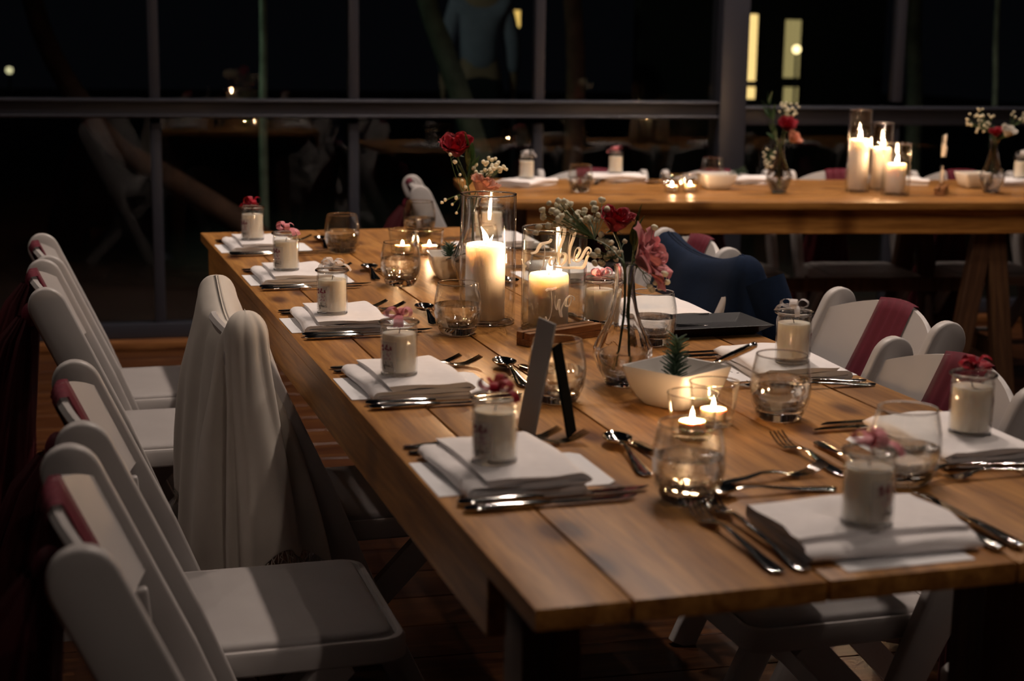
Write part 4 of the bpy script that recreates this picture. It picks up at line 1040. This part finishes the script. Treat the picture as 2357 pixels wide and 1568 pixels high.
# ------------------------------------------------------------------ far table places
def far_place(x, y, P, jar, bi, nap_rot=0.0):
    o = O('napkin', NAP, CLOTH_W, None, (x, y, TABLE_Z+.0005), (0, 0, A2-pi/2+nap_rot)); tag(o, 'folded white napkin ' + P, 'napkin', 'folded napkins')
    if jar: make_jar(Vector((x, y, TABLE_Z+NAP_H-.0015)), A2-pi/2, jar, None, 'candle jar with %s bow %s' % (jar, P), bi)
far_place(.045, 5.86, 'at the left end of the far table', 'white', 2, .9)
far_place(.395, 6.14, 'in front of the leftmost far chair', 'pink', 3)
far_place(.905, 6.10, 'behind the left far vase', None, 0)
far_place(1.50, 6.16, 'behind the far pillar candles', None, 0)
far_place(2.00, 6.20, 'at the right edge of the picture, far table', 'white', 4)
for x, y, wi, n in ((.237, 5.625, 1, 'left on the far table'), (.765, 6.06, 0, 'behind the square bowl on the far table')): make_tumbler(Vector((x, y, TABLE_Z+.0002)), 'water tumbler ' + n, wi)
for x, y, rz, me, nm, lab in ((.36, 5.98, 0, SP, 'spoon', 'steel spoon lying before the pink bow jar, far table'), (.52, 6.02, .15, FK3, 'fork', 'steel fork lying before the pink bow jar, far table'), (.30, 5.90, 1.2, SP, 'spoon', 'steel spoon lying behind the left tumbler, far table'), (.60, 6.17, 1.45, KN1, 'knife', 'steel knife right of the pink bow jar, far table'), (.84, 5.98, .1, SP, 'spoon', 'steel spoon left of the far vase with red rose')):
    tag(O(nm, me, STEEL, None, (x, y, TABLE_Z+.0003), (0, 0, A2+rz)), lab, nm)

# ------------------------------------------------------------------ outside, beyond the glass
GROUND = plain('dark_ground', (0.02, 0.018, 0.012), 0.95, noise=.4, nscale=3)
g = O('ground', box_me((40, 30, .1), (0, 22.5, -.13)), GROUND); g.rotation_euler = (0, 0, FA); struct(g)
BARK = plain('pale_bark', (0.20, 0.24, 0.17), 0.8, noise=.5, nscale=9, bump=.4)
BARK2 = plain('red_bark', (0.10, 0.045, 0.025), 0.85, noise=.5, nscale=9, bump=.4)
def trunk(pts, r0, r1, mat, label, leaves=False):
    t = E('tree', pts[0], 0, label, 'tree'); b = Vector(pts[0]); bm = bmesh.new()
    tube(bm, smooth_path([Vector(p)-b for p in pts], 5), lambda q: r0+(r1-r0)*q, 12); O('trunk', finish(bm), mat, t)
    bm = bmesh.new(); rr = random.Random(len(label)); top = Vector(pts[-1])-b
    for i in range(150):
        p = top + Vector((rr.gauss(0, .18), rr.gauss(0, .16), rr.gauss(0, .2))); d = Vector((rr.gauss(0, 1), rr.gauss(0, 1), rr.gauss(0, .5))).normalized(); s_ = d.orthogonal().normalized()
        a = [bm.verts.new(q) for q in (p, p+d*.06+s_*.025, p+d*.14, p+d*.06-s_*.025)]; bm.faces.new(a)
    for i in range(8):
        tube(bm, [top*.86, top + Vector((rr.gauss(0, .14), rr.gauss(0, .14), rr.gauss(.1, .2)))], .012, 5)
    o = O('crown', finish(bm, True, 0), LEAF, t); o['kind'] = 'stuff'
trunk([(-.10, 9.2, 0), (-.16, 9.15, .45), (-.304, 9.1, .91), (-.42, 9.15, 1.22), (-.52, 9.2, 1.5), (-.75, 9.3, 2.4), (-.9, 9.4, 3.4)], .075, .05, BARK, 'leaning pale tree trunk outside the middle windows')
trunk([(-1.31, 8.2, 0), (-1.32, 8.25, .8), (-1.335, 8.4, 1.46), (-1.35, 8.4, 3.2)], .022, .018, BARK, 'slender green stem outside the left windows')
trunk([(2.44, 9.6, 0), (2.42, 9.6, .93), (2.41, 9.7, 1.55), (2.40, 9.7, 3.4)], .055, .04, BARK, 'straight pale tree trunk outside the right windows')
trunk([(2.62, 8.6, 0), (2.605, 8.6, .98), (2.61, 8.7, 1.53), (2.6, 8.7, 3.3)], .016, .014, BARK, 'thin pole-like sapling at the right edge outside')
trunk([(-1.0, 7.95, 0.0), (-1.38, 7.96, .325), (-1.75, 8.0, .55), (-2.12, 8.05, .80), (-2.5, 8.2, 1.5), (-2.6, 8.3, 3.0)], .07, .05, BARK2, 'reddish bent tree trunk outside the left windows')
trunk([(.30, 9.0, 0), (.34, 9.0, .9), (.30, 9.05, 1.6), (.1, 9.1, 3.0)], .06, .05, BARK2, 'dark reddish tree trunk outside right of centre')
# neighbouring lit wall with tall narrow openings
LITW = glow('lit_opening', (1.0, .66, .24), 1.3); LITD = glow('dim_lit_opening', (.9, .70, .28), 0.35); LAMPM = glow('garden_lamp', (1.0, .75, .35), 3.0)
DARKWALL = plain('dark_render', (.02, .019, .018), .9)
bld = E('outbuilding', (2.1, 13.4, 0), FA, 'dark building in the garden with narrow lit openings', 'building')
O('wall', box_me((2.2, .2, 3.2), (0, .12, 1.6)), DARKWALL, bld)
def opening(px, z0, z1, w, mat, lampz=None):
    f = O('window', box_me((w+.04, .03, z1-z0+.04), (0, 0, 0)), DARKWALL, bld, (px, .01, (z0+z1)/2))
    O('lit_pane', box_me((w, .012, z1-z0), (0, -.014, 0)), mat, f)
opening(-.13, .95, 1.50, .085, LITW); opening(-.125, .80, .90, .08, LITW)
opening(.235, .98, 1.46, .14, LITD); opening(.24, .76, .90, .13, LITD)
def lamp(loc, r, mat, label):
    t = E('garden_lamp', (loc[0], loc[1], 0), 0, label, 'lamp'); bm = bmesh.new(); bmesh.ops.create_uvsphere(bm, u_segments=16, v_segments=10, radius=r)
    O('globe', finish(bm), mat, t, (0, 0, loc[2])); bm = bmesh.new(); tube(bm, [(0, 0, 0), (0, 0, loc[2]-r)], .01, 8); O('post', finish(bm), FRAME, t)
    bm = bmesh.new(); bmesh.ops.create_cone(bm, cap_ends=True, segments=16, radius1=.05, radius2=.03, depth=.03, matrix=Matrix.Translation((0, 0, .015))); O('base', finish(bm), FRAME, t)
lamp((2.27, 12.9, 1.22), .035, LAMPM, 'small glowing garden lamp before the right lit opening')
lamp((-2.02, 9.0, .47), .016, glow('blue_lamp', (.05, .35, 1.0), 1.6), 'small blue garden light outside the left windows')
lamp((-3.9, 12.2, .976), .028, glow('pale_lamp', (1, .9, .5), .7), 'pale garden light at the left edge')
hb = E('wall_lantern', (-.02, 14.2, 0), 0, 'yellow lantern glowing beside the person outside', 'lamp')
O('shade', box_me((.10, .06, .15), (0, 0, 1.44), .01, 2), glow('lantern', (1.0, .62, .16), .9), hb); O('post', box_me((.04, .04, 1.365), (0, 0, .6825)), FRAME, hb); O('cap', box_me((.12, .08, .015), (0, 0, 1.523)), FRAME, hb)
gl = bpy.data.lights.new('garden_fill_spot', 'SPOT'); gl.energy = 60; gl.color = (.75, 1.0, .75); gl.spot_size = radians(75); gl.spot_blend = .5; gl.shadow_soft_size = .1  # unseen spot added to light the trunks and the person outside
go = bpy.data.objects.new('garden_fill_spot', gl); COL.objects.link(go); go.location = (-3.2, 8.0, 2.9)
go.rotation_euler = (Vector((-.2, 10.0, 1.0)) - go.location).to_track_quat('-Z', 'Y').to_euler()

# person standing outside, seen from behind
def skin_obj(name, chains, mat, parent, sub=2):
    me = bpy.data.meshes.new('m'); vs = []; es = []; rs = []; idx = {}
    def vid(p, r):
        key = tuple(round(c, 4) for c in p)
        if key not in idx: idx[key] = len(vs); vs.append(p); rs.append(r)
        return idx[key]
    for ch in chains:
        prev = None
        for p, r in ch:
            i = vid(p, r)
            if prev is not None and prev != i: es.append((prev, i))
            prev = i
    me.from_pydata(vs, es, []); o = bpy.data.objects.new(name, me); COL.objects.link(o); o.parent = parent
    m = o.modifiers.new('skin', 'SKIN'); m.use_smooth_shade = True
    for i, r in enumerate(rs): me.skin_vertices[0].data[i].radius = (r, r) if not isinstance(r, tuple) else r
    me.skin_vertices[0].data[0].use_root = True
    s = o.modifiers.new('sub', 'SUBSURF'); s.levels = sub; s.render_levels = sub
    me.materials.append(mat); return o
SKIN = plain('skin', (.45, .27, .19), .6); SHIRT = plain('grey_blue_shirt', (.34, .32, .44), .9, noise=.1, nscale=15, bump=.3); TROUS = plain('dark_trousers', (.015, .015, .02), .9); HAIR = plain('dark_hair', (.03, .02, .015), .7); SHOE = plain('black_shoe', (.01, .01, .01), .4)
pe = E('person', (-.27, 11.75, 0), radians(8), 'person in a grey-blue shirt and dark trousers standing outside, back turned', 'person')
hip = (0, 0, .95)
body = [[(hip, (.13, .10)), ((0, 0, 1.12), (.125, .095)), ((0, -.01, 1.30), (.15, .10)), ((0, -.01, 1.42), (.13, .085)), ((0, 0, 1.50), .055), ((0, .01, 1.57), .055), ((0, .015, 1.65), .085), ((0, .01, 1.72), .075)]]
for s in (-1, 1):
    body.append([((0, -.01, 1.42), (.13, .085)), ((s*.17, 0, 1.41), .06), ((s*.235, .0, 1.16), .042), ((s*.25, .06, .92), .032), ((s*.25, .075, .85), (.022, .034)), ((s*.25, .085, .80), (.018, .034))])
    body.append([(hip, (.13, .10)), ((s*.095, 0, .86), .085), ((s*.10, .01, .50), .058), ((s*.105, -.01, .10), .040), ((s*.11, .0, .05), .042), ((s*.115, .12, .035), .032)])
    for fi, (dx, ln) in enumerate(((-.022, .070), (-.007, .080), (.008, .076), (.022, .062))):
        body.append([((s*.25, .085, .80), (.018, .034)), ((s*.25, .085+dx, .785), .0095), ((s*.247, .09+dx, .785-ln*.5), .0085), ((s*.238, .094+dx, .785-ln), .0075)])
    body.append([((s*.25, .075, .85), (.022, .034)), ((s*.242, .115, .825), .010), ((s*.236, .125, .79), .0085)])
pe.scale = (1.05, 1.05, 1.07)
skin_obj('body', body, SKIN, pe)
shirt = [[((0, 0, .93), (.155, .12)), ((0, 0, 1.12), (.148, .115)), ((0, -.01, 1.30), (.17, .12)), ((0, -.01, 1.42), (.148, .10)), ((0, 0, 1.49), .068)]]
for s in (-1, 1): shirt.append([((0, -.01, 1.42), (.148, .10)), ((s*.17, 0, 1.41), .076), ((s*.235, .0, 1.16), .060), ((s*.248, .055, .95), .048)])
skin_obj('shirt', shirt, SHIRT, pe)
tr = [[((0, 0, .97), (.145, .112)), ((0, 0, .90), (.145, .11))]]
for s in (-1, 1): tr.append([((0, 0, .90), (.145, .11)), ((s*.095, 0, .82), .10), ((s*.10, .01, .50), .076), ((s*.105, -.01, .10), .062)])
skin_obj('trousers', tr, TROUS, pe)
bm = bmesh.new(); bmesh.ops.create_uvsphere(bm, u_segments=20, v_segments=14, radius=1)
for v in bm.verts: v.co = Vector((v.co.x*.088, v.co.y*.10 - .012, v.co.z*.10 + 1.705))
bmesh.ops.bisect_plane(bm, geom=list(bm.verts)+list(bm.edges)+list(bm.faces), plane_co=(0, .05, 1.68), plane_no=(0, .75, -.66), clear_outer=True)
O('hair', finish(bm), HAIR, pe)
for s in (-1, 1):
    bm = bmesh.new(); bmesh.ops.create_uvsphere(bm, u_segments=10, v_segments=8, radius=1)
    for v in bm.verts: v.co = Vector((v.co.x*.010 + s*.086, v.co.y*.018 + .01, v.co.z*.030 + 1.655))
    O('ear', finish(bm), SKIN, pe)
    O('shoe', box_me((.09, .27, .075), (s*.11, .05, .036), .03, 3), SHOE, pe)
bm = bmesh.new(); bmesh.ops.create_cone(bm, cap_ends=True, segments=10, radius1=.016, radius2=.006, depth=.045, matrix=Matrix.Translation((0, .105, 1.65)) @ Matrix.Rotation(.25, 4, 'X')); O('nose', finish(bm), SKIN, pe)
